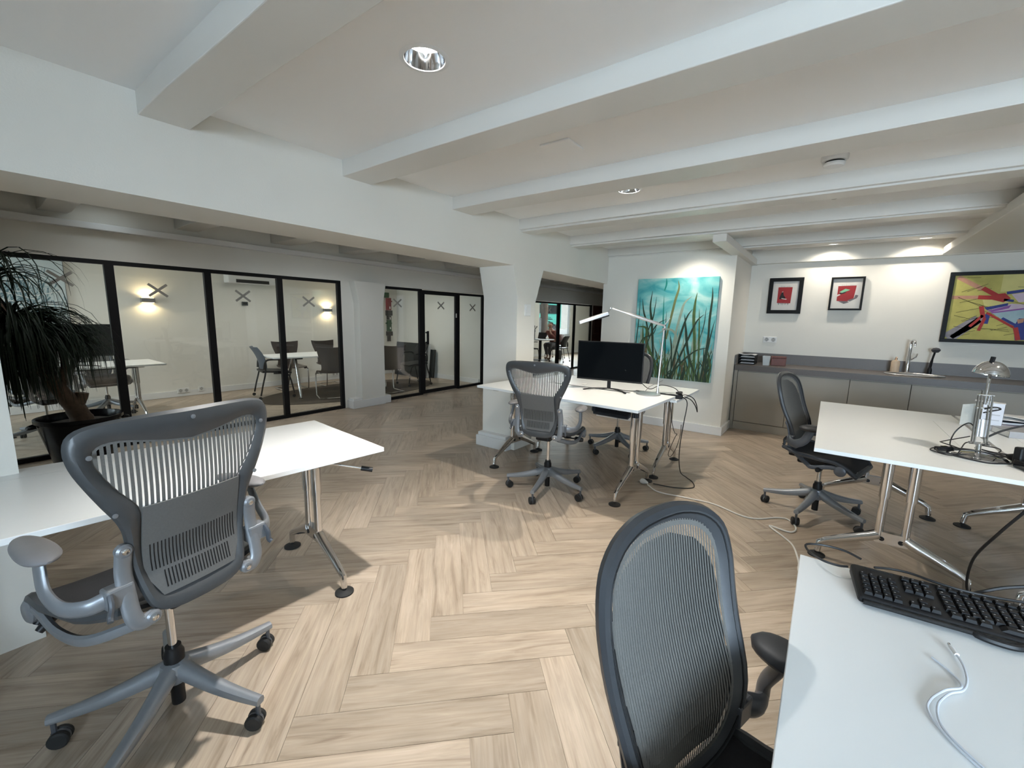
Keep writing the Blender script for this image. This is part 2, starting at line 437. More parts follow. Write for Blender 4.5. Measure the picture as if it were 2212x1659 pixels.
# ceilings
DL = [(1.25, 1.38), (3.30, 1.36), (1.25, -1.15), (3.07, -1.36), (5.35, -1.15), (5.45, 1.42), (6.74, .09), (6.74, -.75), (6.74, -1.6)]
def ceiling_bm():
    bm = BM(); hs, r = .11, .080
    xs = sorted({x for x, _ in DL}); groups = []
    for x in xs:
        if groups and x-groups[-1][0] < .2: continue
        groups.append((x, sorted([p for p in DL if abs(p[0]-x) < .2], key=lambda p: p[1])))
    px = -2.6
    for x, hl in groups:
        a, b = min(p[0] for p in hl)-hs, max(p[0] for p in hl)+hs
        box(bm, px, a, -3.6, YB+.01, ZC, 2.60); px = b
        py = -3.6
        for (cx, cy) in hl:
            box(bm, a, b, py, cy-hs, ZC, 2.60); py = cy+hs
            N = 32; circ = []; sq = []
            for k in range(N):
                t = 2*PI*k/N; c, s_ = math.cos(t), math.sin(t); mxx = max(abs(c), abs(s_))
                circ.append(bm.verts.new((cx+r*c, cy+r*s_, ZC)))
                ex = cx+hs*c/mxx; ey = cy+hs*s_/mxx
                if abs(c) >= mxx-1e-9: ex = b if c > 0 else a
                sq.append(bm.verts.new((ex, ey, ZC)))
            for k in range(N): bm.faces.new((circ[k], circ[(k+1) % N], sq[(k+1) % N], sq[k]))
            box(bm, a, b, cy-hs, cy+hs, 2.57, 2.60)
        box(bm, a, b, py, YB+.01, ZC, 2.60)
    box(bm, px, 7.25, -3.6, YB+.01, ZC, 2.60)
    return bm
struct(obj('ceiling', ceiling_bm(), CEIL), 'white ceiling between the beams')
struct(obj('ceiling_corridor', box(BM(), -2.6, 19.5, 3.05, 9.0, 2.45, 2.56), CEIL), 'corridor ceiling')
tn = [0]
def trim(bm, mt=BEAM, label=None, bevel=.004):
    tn[0] += 1
    return struct(obj('trim_%d' % tn[0], bm, mt, bevel=bevel), label)
def joist(x0, wd, y0, y1, zb, zt, wob=.006):
    bm = BM(); n = 16; rings = []
    rx = random.random()*9
    for i in range(n+1):
        y = y0+(y1-y0)*i/n
        a = wob*math.sin(i*.9+rx); b = wob*math.sin(i*1.3+rx*2); c = wob*.7*math.sin(i*.7+rx*3)
        if i in (0, n): a = b = c = 0
        rings.append([bm.verts.new(p) for p in ((x0+a, y, zt), (x0+a, y, zb+c), (x0+wd+b, y, zb+c), (x0+wd+b, y, zt))])
    for A, B in zip(rings, rings[1:]):
        for k in range(3): bm.faces.new((A[k], B[k], B[k+1], A[k+1]))
    bm.faces.new(rings[0]); bm.faces.new(rings[-1][::-1])
    return bm
JX = [(-1.40, .21), (-.38, .21), (.66, .20), (1.69, .215), (2.70, .245), (3.66, .235), (4.72, .24), (5.82, .22)]
for i, (x, wd) in enumerate(JX):
    trim(joist(x, wd, -3.5, YB+.005, 2.335, ZC+.005), label='old white painted ceiling beam')
    if i >= 5:
        trim(box(BM(), x+.035, x+wd-.02, -3.5, YB+.005, 2.318, 2.338), label='narrow board under the ceiling beam')
trim(box(BM(), XK-.085, XK+.01, -3.5, 1.0, 2.255, ZC+.01), WALL, 'white wall plate above the kitchen wall')
trim(box(BM(), 4.80, XK, .93, 1.06, 2.245, 2.322), BEAM, 'white board across the beams at the wall corner')
trim(box(BM(), 3.9, XK-.08, -2.0, -.93, 2.262, 2.34), BEAM, 'boxed in white duct below the beams')
for x, wd in JX[1:]+[(6.8, .23), (7.85, .23), (8.9, .23), (9.95, .23), (11, .23), (12.1, .23)]:
    trim(joist(x, wd, 3.05, 5.93, 2.335, 2.455), label='corridor ceiling beam')
trim(box(BM(), -2.5, 12.9, 5.855, 5.935, 2.215, 2.275), TRIM, 'white cornice of the corridor wall')
# column plinth
bm = BM()
box(bm, 3.553, 3.665, 2.70, 3.13, 0, .118); box(bm, 3.578, 3.665, 2.72, 3.12, .118, .152)
struct(obj('baseboard_column', bm, TRIM, bevel=.004), 'stepped white plinth of the column')
bm = BM(); box(bm, XP-.022, XP+.02, .978, YB+.06, 0, .112); box(bm, XP, 6.40, .978, 1.02, 0, .112)
struct(obj('baseboard_front', bm, TRIM, bevel=.004), 'white baseboard below the grass painting')
bm = BM(); box(bm, -2.5, 13, 8.78, 8.81, 0, .10); box(bm, 13, 19.4, 8.78, 8.81, 0, .10)
struct(obj('baseboard_rooms', bm, TRIM), 'white baseboard of the rear wall')
bm = BM(); box(bm, 6.94, 6.97, 6.05, 8.79, 0, .10)
struct(obj('baseboard_divider', bm, TRIM), 'white baseboard of the dividing wall')

# glazed partitions
wn = [0]; dn = [0]
TAPE = mat('grey_tape', (.30, .29, .26), .7, noise=.05)
def cross(parent, x, z, y, s=.105, a=38, wd=.026):
    bm = BM()
    for sg in (1, -1):
        d = Vector((math.cos(math.radians(a))*sg, 0, math.sin(math.radians(a))))
        obox(bm, (x, y-(.0006 if sg > 0 else .0018), z), d, Vector((0, 1, 0)), d.cross(Vector((0, 1, 0))), s, .0006, wd/2)
    tag(obj('tape_cross', bm, TAPE, parent), 'grey tape cross on the glass')
def glazing(xs, ztop, y=5.955, label='', crosses=()):
    """xs: mullion spans (a,b); panes lie between them"""
    wn[0] += 1
    a, b = xs[0][0], xs[-1][1]
    fr = BM()
    box(fr, a, b, y-.025, y+.025, ztop-.042, ztop); box(fr, a, b, y-.025, y+.025, 0, .045)
    o = struct(obj('window_%d' % wn[0], fr, BLACKF), label)
    for (p, q) in xs: bxo('mullion', p, q, y-.025, y+.025, .045, ztop-.042, BLACKF, o)
    for (p, q), (r, s2) in zip(xs, xs[1:]):
        bxo('pane', q-.005, r+.005, y-.004, y+.004, .04, ztop-.038, GLASS, o)
    for cx, cz in crosses: cross(o, cx, cz, y-.0045)
    return o
glazing([(-2.4, -2.35), (-1.45, -1.38), (-.60, -.53), (.215, .285), (1.07, 1.145), (1.93, 2.0), (2.75, 2.82), (3.612, 3.665)], TOPZ,
        label='black framed glass partition of the left room', crosses=[(.755, 1.73), (1.49, 1.663), (2.335, 1.645), (3.175, 1.61)])
glazing([(4.36, 4.40), (5.19, 5.25)], 1.915, label='black framed glass pane left of the glass door', crosses=[(4.72, 1.65)])
glazing([(6.17, 6.22), (6.91, 6.96)], 1.90, label='black framed glass pane right of the glass door', crosses=[(6.62, 1.63)])
y = 5.955
dn[0] += 1
fr = BM(); box(fr, 5.255, 6.165, y-.02, y+.02, 1.83, 1.90); box(fr, 5.255, 6.165, y-.02, y+.02, .012, .075)
box(fr, 5.255, 5.315, y-.02, y+.02, .075, 1.83); box(fr, 6.11, 6.165, y-.02, y+.02, .075, 1.83)
dr = struct(obj('door_1', fr, BLACKF), 'black framed glass door')
bxo('pane', 5.31, 6.115, y-.004, y+.004, .07, 1.835, GLASS, dr)
cross(dr, 5.73, 1.642, y-.0045)
bm = BM(); box(bm, 5.325, 5.365, y-.075, y-.05, .93, 1.17); box(bm, 5.325, 5.36, y-.055, y-.015, .95, .975); box(bm, 5.325, 5.36, y-.055, y-.015, 1.13, 1.155)
obj('handle', bm, BLACKF, dr, bevel=.004)
bm = BM(); box(bm, 6.115, 6.13, y-.035, y-.018, 1.42, 1.5)
obj('hinge', bm, ALU, dr)
glazing([(8.75, 8.81), (10.035, 10.15), (10.95, 11.02), (12.0, 12.05)], 1.865, label='black framed glass partition of the street side room', crosses=[(9.62, 1.66)])
dn[0] += 1
dw = struct(bxo('door_2', 12.12, 13.0, 5.94, 5.985, 0, 1.86, mat('red_brown_door_wood', (.085, .028, .018), .45, noise=.25, nscale=8)), 'red brown wooden door at the corridor end')
bm = BM(); box(bm, 12.22, 12.9, 5.925, 5.945, .15, .85); box(bm, 12.22, 12.9, 5.925, 5.945, 1.0, 1.75)
obj('door_panel', bm, MATS['red_brown_door_wood'], dw, bevel=.01)
# outside windows (street window and the daylight windows behind the camera)
WF = mat('white_window_frame', (.72, .74, .76), .4, noise=.02)
def outwin(axis, pos, a, b, z0, z1, nm, label):
    wn[0] += 1
    f = .055
    def bx(bm, p, q, c, d, t0, t1):
        if axis == 'x': box(bm, pos+t0, pos+t1, p, q, c, d)
        else: box(bm, p, q, pos+t0, pos+t1, c, d)
        return bm
    fr = BM(); bx(fr, a, b, z0, z0+f, 0, .08); bx(fr, a, b, z1-f, z1, 0, .08); bx(fr, a, a+f, z0, z1, 0, .08); bx(fr, b-f, b, z0, z1, 0, .08)
    o = struct(obj('window_%d' % wn[0], fr, WF), label)
    for k in range(1, nm+1):
        c = a+(b-a)*k/(nm+1); obj('mullion', bx(BM(), c-.025, c+.025, z0+f, z1-f, .01, .07), WF, o)
    for k in range(nm+1):
        p = a+(b-a)*k/(nm+1)+.02; q = a+(b-a)*(k+1)/(nm+1)-.02
        obj('pane', bx(BM(), p, q, z0+f-.005, z1-f+.005, .036, .044), GLASS, o)
    obj('sill', bx(BM(), a-.04, b+.04, z0-.03, z0+.002, -.06 if axis == 'y' else 0, .06 if axis == 'y' else .18), WF, o)
outwin('y', 8.82, 13.5, 15.9, .74, 2.06, 0, 'bright street window')
outwin('x', -2.6, -3.3, -1.0, .65, 2.15, 1, 'daylight window behind the desks')
outwin('x', -2.6, 6.1, 8.4, .65, 2.15, 1, 'daylight window of the left glass room')
# ---------------------------------------------------------------- mesh office chair (local: front +x, left +y)
OUT = [(0, 0), (.08, .004), (.125, .028), (.143, .08), (.156, .17), (.167, .26), (.182, .31), (.207, .36), (.234, .42), (.254, .475), (.26, .525), (.246, .562), (.20, .580), (.10, .588), (0, .589)]
INN = [(0, .052), (.07, .054), (.100, .068), (.113, .105), (.127, .18), (.131, .262), (.132, .315), (.142, .348), (.174, .395), (.200, .445), (.214, .49), (.204, .520), (.16, .528), (.08, .512), (0, .500)]
OUT2 = [(0, 0), (.09, .002), (.145, .03), (.178, .09), (.198, .18), (.212, .29), (.220, .39), (.219, .46), (.200, .525), (.150, .566), (.075, .588), (0, .592)]
INN2 = [(0, .046), (.07, .048), (.112, .062), (.138, .105), (.157, .185), (.171, .29), (.179, .385), (.178, .445), (.163, .497), (.123, .532), (.062, .549), (0, .552)]
SL = [.1]
def back_x(y, z): return -.315-z*SL[0]+.035*math.exp(-((z-.17)/.13)**2)+.62*y*y
def back_loop(tab):
    right = smoothpts([(0, y, z) for y, z in tab], 3)
    left = [Vector((0, -p.y, p.z)) for p in right[1:-1]][::-1]
    return right+left
def back_frame_bm(front=False):
    O, I = (back_loop(OUT2), back_loop(INN2)) if front else (back_loop(OUT), back_loop(INN)); n = len(O); bm = BM(); rings = []
    for o, i in zip(O, I):
        mid = (o+i)/2; ring = []
        for (t, dx) in ((0, 0), (.10, .012), (.35, .017), (.72, .010), (1, .001), (.74, -.009), (.36, -.015), (.10, -.011)):
            p = o+(i-o)*t
            ring.append(bm.verts.new((back_x(p.y, p.z)+dx-.004, p.y, p.z)))
        rings.append(ring)
    for k in range(n):
        A, B = rings[k], rings[(k+1) % n]
        for j in range(8): bm.faces.new((A[j], A[(j+1) % 8], B[(j+1) % 8], B[j]))
    return bm
def inner_z(y, tab):
    L = [(p.y, p.z) for p in smoothpts([(0, a, b) for a, b in tab], 4)]
    zs = []
    for (a, b), (c, d) in zip(L, L[1:]):
        if (a-y)*(c-y) <= 0 and a != c: zs.append(b+(d-b)*(y-a)/(c-a))
    return (min(zs), max(zs)) if len(zs) > 1 else None
def back_mesh_bm(pitch=.0128, wd=.0086, tab=INN):
    bm = BM(); n = int(.212/pitch)
    for k in range(-n, n+1):
        yc = k*pitch
        zr = inner_z(abs(yc), tab)
        if not zr: continue
        z0, z1 = zr[0]-.006, zr[1]+.006; m_ = 10; prev = None
        for i in range(m_+1):
            z = z0+(z1-z0)*i/m_
            row = [bm.verts.new((back_x(yc, z)+.001, yc+s*wd/2, z)) for s in (-1, 1)]
            if prev: bm.faces.new((prev[0], prev[1], row[1], row[0]))
            prev = row
    I = back_loop(tab); n = len(I); rows = []
    cz = sum(p.z for p in I)/n
    for p in I:                                   # woven hem along the carrier
        q = p+(Vector((0, 0, cz))-p)*.032
        rows.append([bm.verts.new((back_x(a.y, a.z)+.0014, a.y, a.z)) for a in (p+(p-q)*.3, q)])
    for k in range(n): bm.faces.new((rows[k][0], rows[k][1], rows[(k+1) % n][1], rows[(k+1) % n][0]))
    return bm
def lumbar_slots_bm():
    bm = BM()
    for k in range(-13, 14):
        for z0, z1 in ((.075, .125), (.135, .215)):
            y = k*.0088
            if z0 < .1 and abs(y) > .095: continue
            prev = None
            for i in range(4):
                z = z0+(z1-z0)*i/3
                row = [bm.verts.new((back_x(y, z)-.0132, y+q*.0016, z)) for q in (-1, 1)]
                if prev: bm.faces.new((prev[0], prev[1], row[1], row[0]))
                prev = row
    return bm
def lumbar_bm():
    def f(u, v):
        z = .056+(.335-.056)*v
        hw = (.10+.03*min(1, v/.25)) if v < .25 else .131
        y = (u*2-1)*hw
        return (back_x(y, z)-.010, y, z)
    return shell(BM(), f, 10, 8, .005)
def backing_bm():
    def f(u, v):
        z = .068+(.525-.068)*v
        hw = lerp([(.068, .108), (.10, .132), (.18, .156), (.29, .171), (.38, .178), (.43, .170), (.47, .148), (.50, .116), (.515, .082), (.525, .045)], z)
        return (back_x((u*2-1)*hw, z)-.008, (u*2-1)*hw, z)
    return shell(BM(), f, 12, 16, .004)
def seat_f(u, v):
    x = -.25+.45*u
    hw = lerp([(0, .185), (.25, .225), (.6, .245), (.88, .23), (1, .19)], u)
    y = (v*2-1)*hw
    z = .015-.03*(1-(v*2-1)**2)*(1 if u < .8 else max(0, (1-u)/.2))
    z -= .085*max(0, (u-.70)/.30)**2
    z += .02*max(0, (.2-u)/.2)
    return (x, y, z)
def castor(parent, x, y, a, h=None):
    s = thing_part('castor', parent, (x, y, 0), a)
    for sg in (-1, 1):
        bm = lathe(BM(), [(0, -.0095), (.024, -.0095), (.029, -.005), (.029, .005), (.024, .0095), (.010, .0095), (0, .007)], 18, (-.012, sg*.0145, .0292), (0, sg, 0))
        obj('wheel', bm, RUBBER, s, smooth=True)
    bm = BM(); tube(bm, [(0, 0, .045), (0, 0, .098)], .008, 8)
    lathe(bm, [(0, -.004), (.027, -.004), (.027, .004), (0, .004)], 18, (-.012, 0, .0295), (0, 1, 0))
    obj('fork', bm, SILVERD, s, smooth=True)
def thing_part(name, parent, loc=(0, 0, 0), rz=0):
    o = bpy.data.objects.new(name, None); C.objects.link(o); o.empty_display_size = .05
    o.parent = parent; o.location = loc; o.rotation_euler = (0, 0, rz)
    return o
def chair_geo(root, zb, phase, pal, arm_drop=0, front=False, base_off=(0, 0), arm_back=0, ss=0):
    FR, SIL, PAD, PEL, BASE = pal
    # base
    main, bo = root, Vector((*base_off, 0))
    bm = lathe(BM(), [(0, .125), (.036, .125), (.044, .14), (.05, .175), (.042, .20), (.030, .205), (0, .205)], 20, bo)
    obj('base_hub', bm, BASE, root, smooth=True)
    R = .335
    for k in range(5):
        a = phase+k*2*PI/5; ca, sa = math.cos(a), math.sin(a)
        bm = BM(); n = 7; rings = []
        for i in range(n+1):
            t = i/n; r = .028+(R+.012-.028)*t
            zc = .176-.070*t-.012*math.sin(t*PI); hh = .030-.016*t; hw = .029-.012*t
            ring = []
            for (py, pz) in ((-1, -.35), (-.86, .55), (-.45, .95), (0, 1.05), (.45, .95), (.86, .55), (1, -.35), (.7, -1), (-.7, -1)):
                x, yy = r, py*hw
                ring.append(bm.verts.new((bo.x+x*ca-yy*sa, bo.y+x*sa+yy*ca, zc+pz*hh)))
            rings.append(ring)
        for A, B in zip(rings, rings[1:]):
            for j in range(9): bm.faces.new((A[j], A[(j+1) % 9], B[(j+1) % 9], B[j]))
        bm.faces.new(rings[0]); bm.faces.new(rings[-1][::-1])
        obj('base_leg', bm, BASE, root, smooth=True)
        castor(root, bo.x+R*ca, bo.y+R*sa, a+random.uniform(-1.2, 1.2))
    # column
    obj('cylinder_end', cyl(BM(), bo+Vector((0, 0, .035)), bo+Vector((0, 0, .13)), .021), BLACKP, root, smooth=True)
    obj('lift_cover', lathe(BM(), [(0, .2), (.031, .2), (.031, .235), (.024, .25), (.024, .262), (0, .262)], 20, bo), BLACKP, root, smooth=True)
    bm = BM(); cyl(bm, bo+Vector((0, 0, .25)), bo+Vector((0, 0, zb-.07)), .0135)
    obj('gas_lift', bm, CHROME, root, smooth=True)
    # mechanism
    bx_, by_ = bo.x-.02, bo.y
    bm = BM(); box(bm, bx_-.12, bx_+.12, by_-.065, by_+.065, zb-.085, zb-.02)
    obj('tilt_mechanism', bm, BLACKP, root, bevel=.014)
    bm = BM(); box(bm, min(bx_, 0)-.20, bx_-.11, -.05, .05, zb-.06, zb-.012)
    obj('rear_link', bm, BLACKP, root, bevel=.012)
    bm = tube(BM(), smoothpts([(ss, -.06, zb-.055), (ss, -.18, zb-.06), (ss, -.20, zb-.06), (ss, -.215, zb-.06), (ss, -.27, zb-.062)], 3), [.006]*6+[.012]*2+[.019]*4+[.014], 10)
    obj('tilt_knob', bm, BLACKP, root, smooth=True)
    bm = tube(BM(), smoothpts([(.06+ss, .06, zb-.055), (.06+ss, .20, zb-.055), (.06+ss, .225, zb-.062), (.06+ss, .25, zb-.08)], 3), [.006]*3+[.008, .012, .013, .013, .013, .013, .011], 10)
    obj('height_lever', bm, BLACKP, root, smooth=True)
    bm = BM(); tube(bm, smoothpts([(.11+ss, .19, zb-.045), (.115+ss, .215, zb-.06), (.115+ss, .235, zb-.085)], 3), .012, 10)
    obj('tension_lever', bm, BLACKP, root, smooth=True)
    # seat
    hs = zb+.005
    bm = shell(BM(), lambda u, v: (seat_f(u, v)[0]+ss, seat_f(u, v)[1], seat_f(u, v)[2]+hs), 14, 10, .012)
    obj('seat', bm, SEATM, root, smooth=True)
    pts = [seat_f(u/12, 0) for u in range(13)]+[seat_f(1, v/6) for v in range(1, 6)]+[seat_f(1-u/12, 1) for u in range(13)]+[seat_f(0, 1-v/6) for v in range(1, 6)]
    bm = tube(BM(), [(x+ss, y, z+hs-.004) for x, y, z in pts], .019, 8, True, flat=.85)
    obj('seat_frame', bm, FR, root, smooth=True)
    for s in (-1, 1):
        bm = tube(BM(), smoothpts([(-.27, s*.15, zb-.01), (-.17, s*.225, zb-.045), (-.04+ss, s*.24, zb-.055), (.07+ss, s*.24, zb-.025), (.125+ss, s*.238, zb-.035)], 5), .012, 8, flat=1.4)
        lathe(bm, [(0, -.014), (.032, -.014), (.036, -.006), (.036, .006), (.028, .012), (0, .012)], 18, (.125+ss, s*.242, zb-.04), (0, s, 0))
        obj('seat_link', bm, SIL, root, smooth=True)
    # back
    bf = obj('back_frame', back_frame_bm(front), FR, root, smooth=True, loc=(0, 0, zb))
    for y in (() if front else (-.222, .222, -.187, .187, 0)):
        z = .50 if abs(y) > .2 else (.335 if y else .563)
        obj('bolt', lathe(BM(), [(.006, 0), (.0065, .003), (0, .005)], 10, (back_x(y, z)-.0175, y, z), (-1, 0, 0)), SIL, bf, smooth=True)
    if front:
        pts = [(o+(i-o)*.50) for o, i in zip(back_loop(OUT2), back_loop(INN2))]
        obj('seam', tube(BM(), [(back_x(p.y, p.z)+.0105, p.y, p.z) for p in pts], .0022, 5, True), BLACKP, bf)
        o = obj('back_mesh', back_mesh_bm(.0078, .0058, INN2), PELL, root, loc=(0, 0, zb)); o['kind'] = 'stuff'
        obj('back_pad', backing_bm(), PADBACK, root, smooth=True, loc=(0, 0, zb))
    else:
        o = obj('back_mesh', back_mesh_bm(), PELL, root, loc=(0, 0, zb)); o['kind'] = 'stuff'
        lp = obj('lumbar_pad', lumbar_bm(), LUMB, root, smooth=True, loc=(0, 0, zb))
        o = obj('lumbar_slots', lumbar_slots_bm(), BLACKP, lp); o['kind'] = 'stuff'
    for s in (-1, 1):
        bx = lambda y, z: back_x(y, z)-.019
        pts = [(bx(.172, .225), s*.172, zb+.225), (bx(.172, .16), s*.176, zb+.16), (bx(.172, .08), s*.177, zb+.08), (bx(.17, .03)+.002, s*.174, zb+.035), (bx(.155, .01)+.005, s*.160, zb+.012), (bx(.135, .015)+.006, s*.134, zb+.014)]
        bm = tube(BM(), smoothpts(pts, 5), .0205, 12, flat=.5, up0=(-1, 0, 0))
        br = obj('arm_bracket', bm, SIL, root, smooth=True)
        for p in (pts[0], pts[-1]):
            obj('end_boss', lathe(BM(), [(.0195, -.008), (.0195, .006), (.014, .0105), (0, .0105)], 16, p, (-1, 0, 0)), SIL, br, smooth=True)
            obj('bolt', lathe(BM(), [(.008, 0), (.0085, .003), (.005, .005), (0, .004)], 12, (p[0]-.010, p[1], p[2]), (-1, 0, 0)), CHROME, br, smooth=True)
        # arm
        zc = zb+.105-arm_drop; xb = back_x(.19, .1)-.02
        a = thing_part('armrest', root)
        bm = BM(); box(bm, xb-.012, xb+.030, min(s*.160, s*.222), max(s*.160, s*.222), zc-.028, zc+.030)
        obj('clamp', bm, SIL, a, bevel=.007)
        bm = tube(BM(), smoothpts([(xb-.008, s*.214, zc+.018), (xb-.022, s*.218, zc-.006), (xb-.018, s*.222, zc-.034), (xb-.026, s*.226, zc-.045)], 3), .007, 8, flat=1.3)
        obj('latch', bm, BLACKP if FR is FRAMED else SILVERD, a, smooth=True)
        ab = arm_back
        ap = smoothpts([(xb+.012, s*.214, zc), (xb+.03, s*.248, zc-.008), (xb+.075-ab*.5, s*.278, zc-.004), (xb+.125-ab, s*.288, zc+.03), (xb+.150-ab, s*.284, zc+.085), (xb+.158-ab, s*.280, zc+.115)], 5)
        n_ = len(ap)-1
        bm = tube(BM(), ap, [(.016 if front else .012)-.002*i/n_ for i in range(n_+1)], 12, flat=2.0, up0=(0, 0, 1))
        obj('arm_stem', bm, SIL, a, smooth=True)
        pz = zc+.125
        bm = BM(); nn = 16; rings = []
        for i in range(nn+1):
            t = i/nn; e = (max(0, 1-abs(2*t-1)**2.6))**.5
            k_ = 1.25 if front else 1.0
            hw = (.030+.017*(1-t)**.8)*max(.10, e)*k_; hh = (.015+.007*(1-t))*max(.15, e)*k_*(1.2 if front else 1)
            xx = xb+.085-ab+.235*t; yy = s*(.284-.018*t)
            rings.append([bm.verts.new((xx, yy+hw*math.cos(q), pz+hh*math.sin(q)*(1.0 if math.sin(q) > 0 else .8))) for q in [2*PI*k/16 for k in range(16)]])
        for A, B in zip(rings, rings[1:]):
            for j in range(16): bm.faces.new((A[j], A[(j+1) % 16], B[(j+1) % 16], B[j]))
        bm.faces.new(rings[0]); bm.faces.new(rings[-1][::-1])
        obj('arm_pad', bm, PAD, a, smooth=True)
PAL1 = (FRAMEG, SILVER, PADG, PELL, BASEM)
PAL2 = (FRAMED, SILVERD, PADD, PELL, BASEM)
GRP = 'mesh swivel office chairs'
def office_chair(label, x, y, az, zb, phase, pal=PAL1, arm_drop=0, sl=.1, front=False, base=None, arm_back=0, ss=0):
    t = thing('office_chair', label, 'chair', (x, y, 0), math.radians(az), GRP)
    SL[0] = sl; a = math.radians(az)
    bo = (0, 0)
    if base: bo = ((base[0]-x)*math.cos(a)+(base[1]-y)*math.sin(a), -(base[0]-x)*math.sin(a)+(base[1]-y)*math.cos(a))
    chair_geo(t, zb, math.radians(phase-az), pal, arm_drop, front, bo, arm_back, ss)
    return t
office_chair('grey mesh swivel chair in the left foreground, back to us, at the empty white desk', .335, 1.765, 102.5, .589, 8, sl=.01, base=(.378, 1.772))
office_chair('grey mesh swivel chair seen from behind at the desk with the black monitor', 2.95, 1.765, 11.2, .548, 48, sl=.14, base=(2.965, 1.80), arm_drop=.015)
office_chair('grey mesh swivel chair half hidden behind the black monitor', 4.42, 1.79, 178, .50, 88, PAL2, sl=.15, front=True)
office_chair('dark grey mesh swivel chair in front of the taupe kitchen cabinets', 3.88, -.19, -105.5, .475, 90, PAL2, sl=.26, front=True, base=(3.877, -.05), ss=-.09)
office_chair('dark grey mesh swivel chair cut off by the bottom edge beside the keyboard desk', .731, -.145, -107.5, .473, 30, PAL2, sl=.166, front=True, arm_back=.10, arm_drop=.005, base=(.775, -.01), ss=-.06)
# ---------------------------------------------------------------- desks
def desk(label, cx, cy, az, L=1.8, D=.82, z=.764, xl=.58, notch='flap', lever=None, knobs=(), legs=(-1, 1)):
    t = thing('desk', label, 'desk', (cx, cy, 0), math.radians(az), 'white desks on chrome legs')
    nx, nd = L/2-.36, .155
    pts = [(-L/2, -D/2), (-nx, -D/2), (-nx, -D/2+nd), (nx, -D/2+nd), (nx, -D/2), (L/2, -D/2), (L/2, D/2), (-L/2, D/2)]
    obj('tabletop', prism(BM(), [(x, y, z-.022) for x, y in pts], (0, 0, .022)), WHITE_TOP, t, bevel=.002)
    if notch == 'flap':
        bxo('cable_flap', -nx+.002, nx-.002, -D/2+.001, -D/2+nd-.002, z-.020, z-.0005, WHITE_TOP, t)
    else:
        bm = BM(); box(bm, -nx, nx, -D/2, -D/2+nd, z-.045, z-.035); box(bm, -nx, nx, -D/2, -D/2+.006, z-.036, z-.02)
        obj('cable_tray', bm, GREY_TRAY, t)
    bm = BM(); box(bm, -xl-.03, xl+.03, .13, .17, z-.06, z-.0225); box(bm, -xl-.03, xl+.03, -.17, -.13, z-.06, z-.0225)
    obj('rail', bm, BLACKP, t, bevel=.003)
    for s in legs:
        x = s*xl
        lg = thing_part('leg', t, (x, 0, 0))
        bm = BM()
        for sy in (-1, 1):
            cyl(bm, (0, sy*.058, .22), (0, sy*.058, z-.06), .0205, 18)
        obj('inner_tube', bm, CHROME, lg, smooth=True)
        bm = BM()
        for sy in (-1, 1): lathe(bm, [(.0205, .46), (.0265, .462), (.0265, z-.045), (0, z-.045)], 18, (0, sy*.058, 0))
        obj('outer_tube', bm, CHROME, lg, smooth=True)
        bm = BM(); box(bm, -.035, .035, -.33, .33, z-.045, z-.0225)
        obj('top_bracket', bm, BLACKP if s < 0 else ALU, lg, bevel=.006)
        # casting with two splayed feet
        bm = BM(); obox(bm, (0, 0, .222), Vector((1, 0, 0)), Vector((0, 1, 0)), Vector((0, 0, 1)), .017, .075, .034)
        for sy in (-1, 1):
            rr = [.026, .0255, .022, .0185, .0165, .015]
            tube(bm, [(0, sy*(.055), .232), (0, sy*.09, .212), (0, sy*.19, .165), (0, sy*.29, .115), (0, sy*.325, .092), (0, sy*.332, .03)], rr, 10, flat=1.15)
        obj('foot_casting', bm, CHROME, lg, smooth=True)
        bm = BM()
        for sy in (-1, 1):
            for q in (-1, 1): cyl(bm, (q*.0165, sy*.042, .215), (q*.0195, sy*.042, .215), .0125, 14)
        obj('bolt_cap', bm, BLACKP, lg)
        for sy in (-1, 1):
            bm = lathe(BM(), [(0, 0), (.047, 0), (.047, .007), (.030, .016), (.012, .020), (.012, .034), (0, .034)], 24, (0, sy*.332, 0))
            obj('foot_disc', bm, RUBBER, lg, smooth=True)
    for kx, ky in knobs:
        bm = BM()
        for k in range(6): cyl(bm, (kx+.017*math.cos(k*PI/3), ky+.017*math.sin(k*PI/3), z-.065), (kx+.017*math.cos(k*PI/3), ky+.017*math.sin(k*PI/3), z-.036), .010, 8)
        cyl(bm, (kx, ky, z-.062), (kx, ky, z-.023), .02, 10)
        obj('star_knob', bm, BLACKP, t)
    if lever:
        a, b = lever
        d = (Vector(b)-Vector(a)).normalized()
        o = obj('crank_lever', tube(BM(), [a, b], .005, 8), CHROME, t, smooth=True)
        obj('crank_grip', cyl(BM(), Vector(b)-d*.045, Vector(b)+d*.012, .0125, 12), BLACKP, o, smooth=True)
    return t
desk('white desk at the left behind the foreground chair, empty top, crank lever under its corner', .466, 2.292, 175.2, xl=.69,
     lever=((-.62, .26, .715), (-.83, .385, .655)))
desk('white desk carrying the black monitor and the silver arm lamp', 3.405, 1.842, 87.6, 1.61, .81, .80, .635, notch='open', knobs=((-.77, .36),))
desk('white desk behind the monitor desk, slightly lower, next to the grass painting', 4.165, 1.82, -90, 1.63, .80, .764, .64)
desk('white desk in front of the kitchen with the chrome dome lamp', 3.757, -.413, 0, 1.80, .83, .764, .58, knobs=((-.60, -.30), (.52, .38), (-.62, .38)))
desk('white desk carrying the papers, behind the dome lamp desk', 3.757, -1.262, 180, 1.80, .83, .764, .58)
desk('white desk in the right foreground corner with the black keyboard', .575, -.415, 0, 1.80, .83, .764, .58)

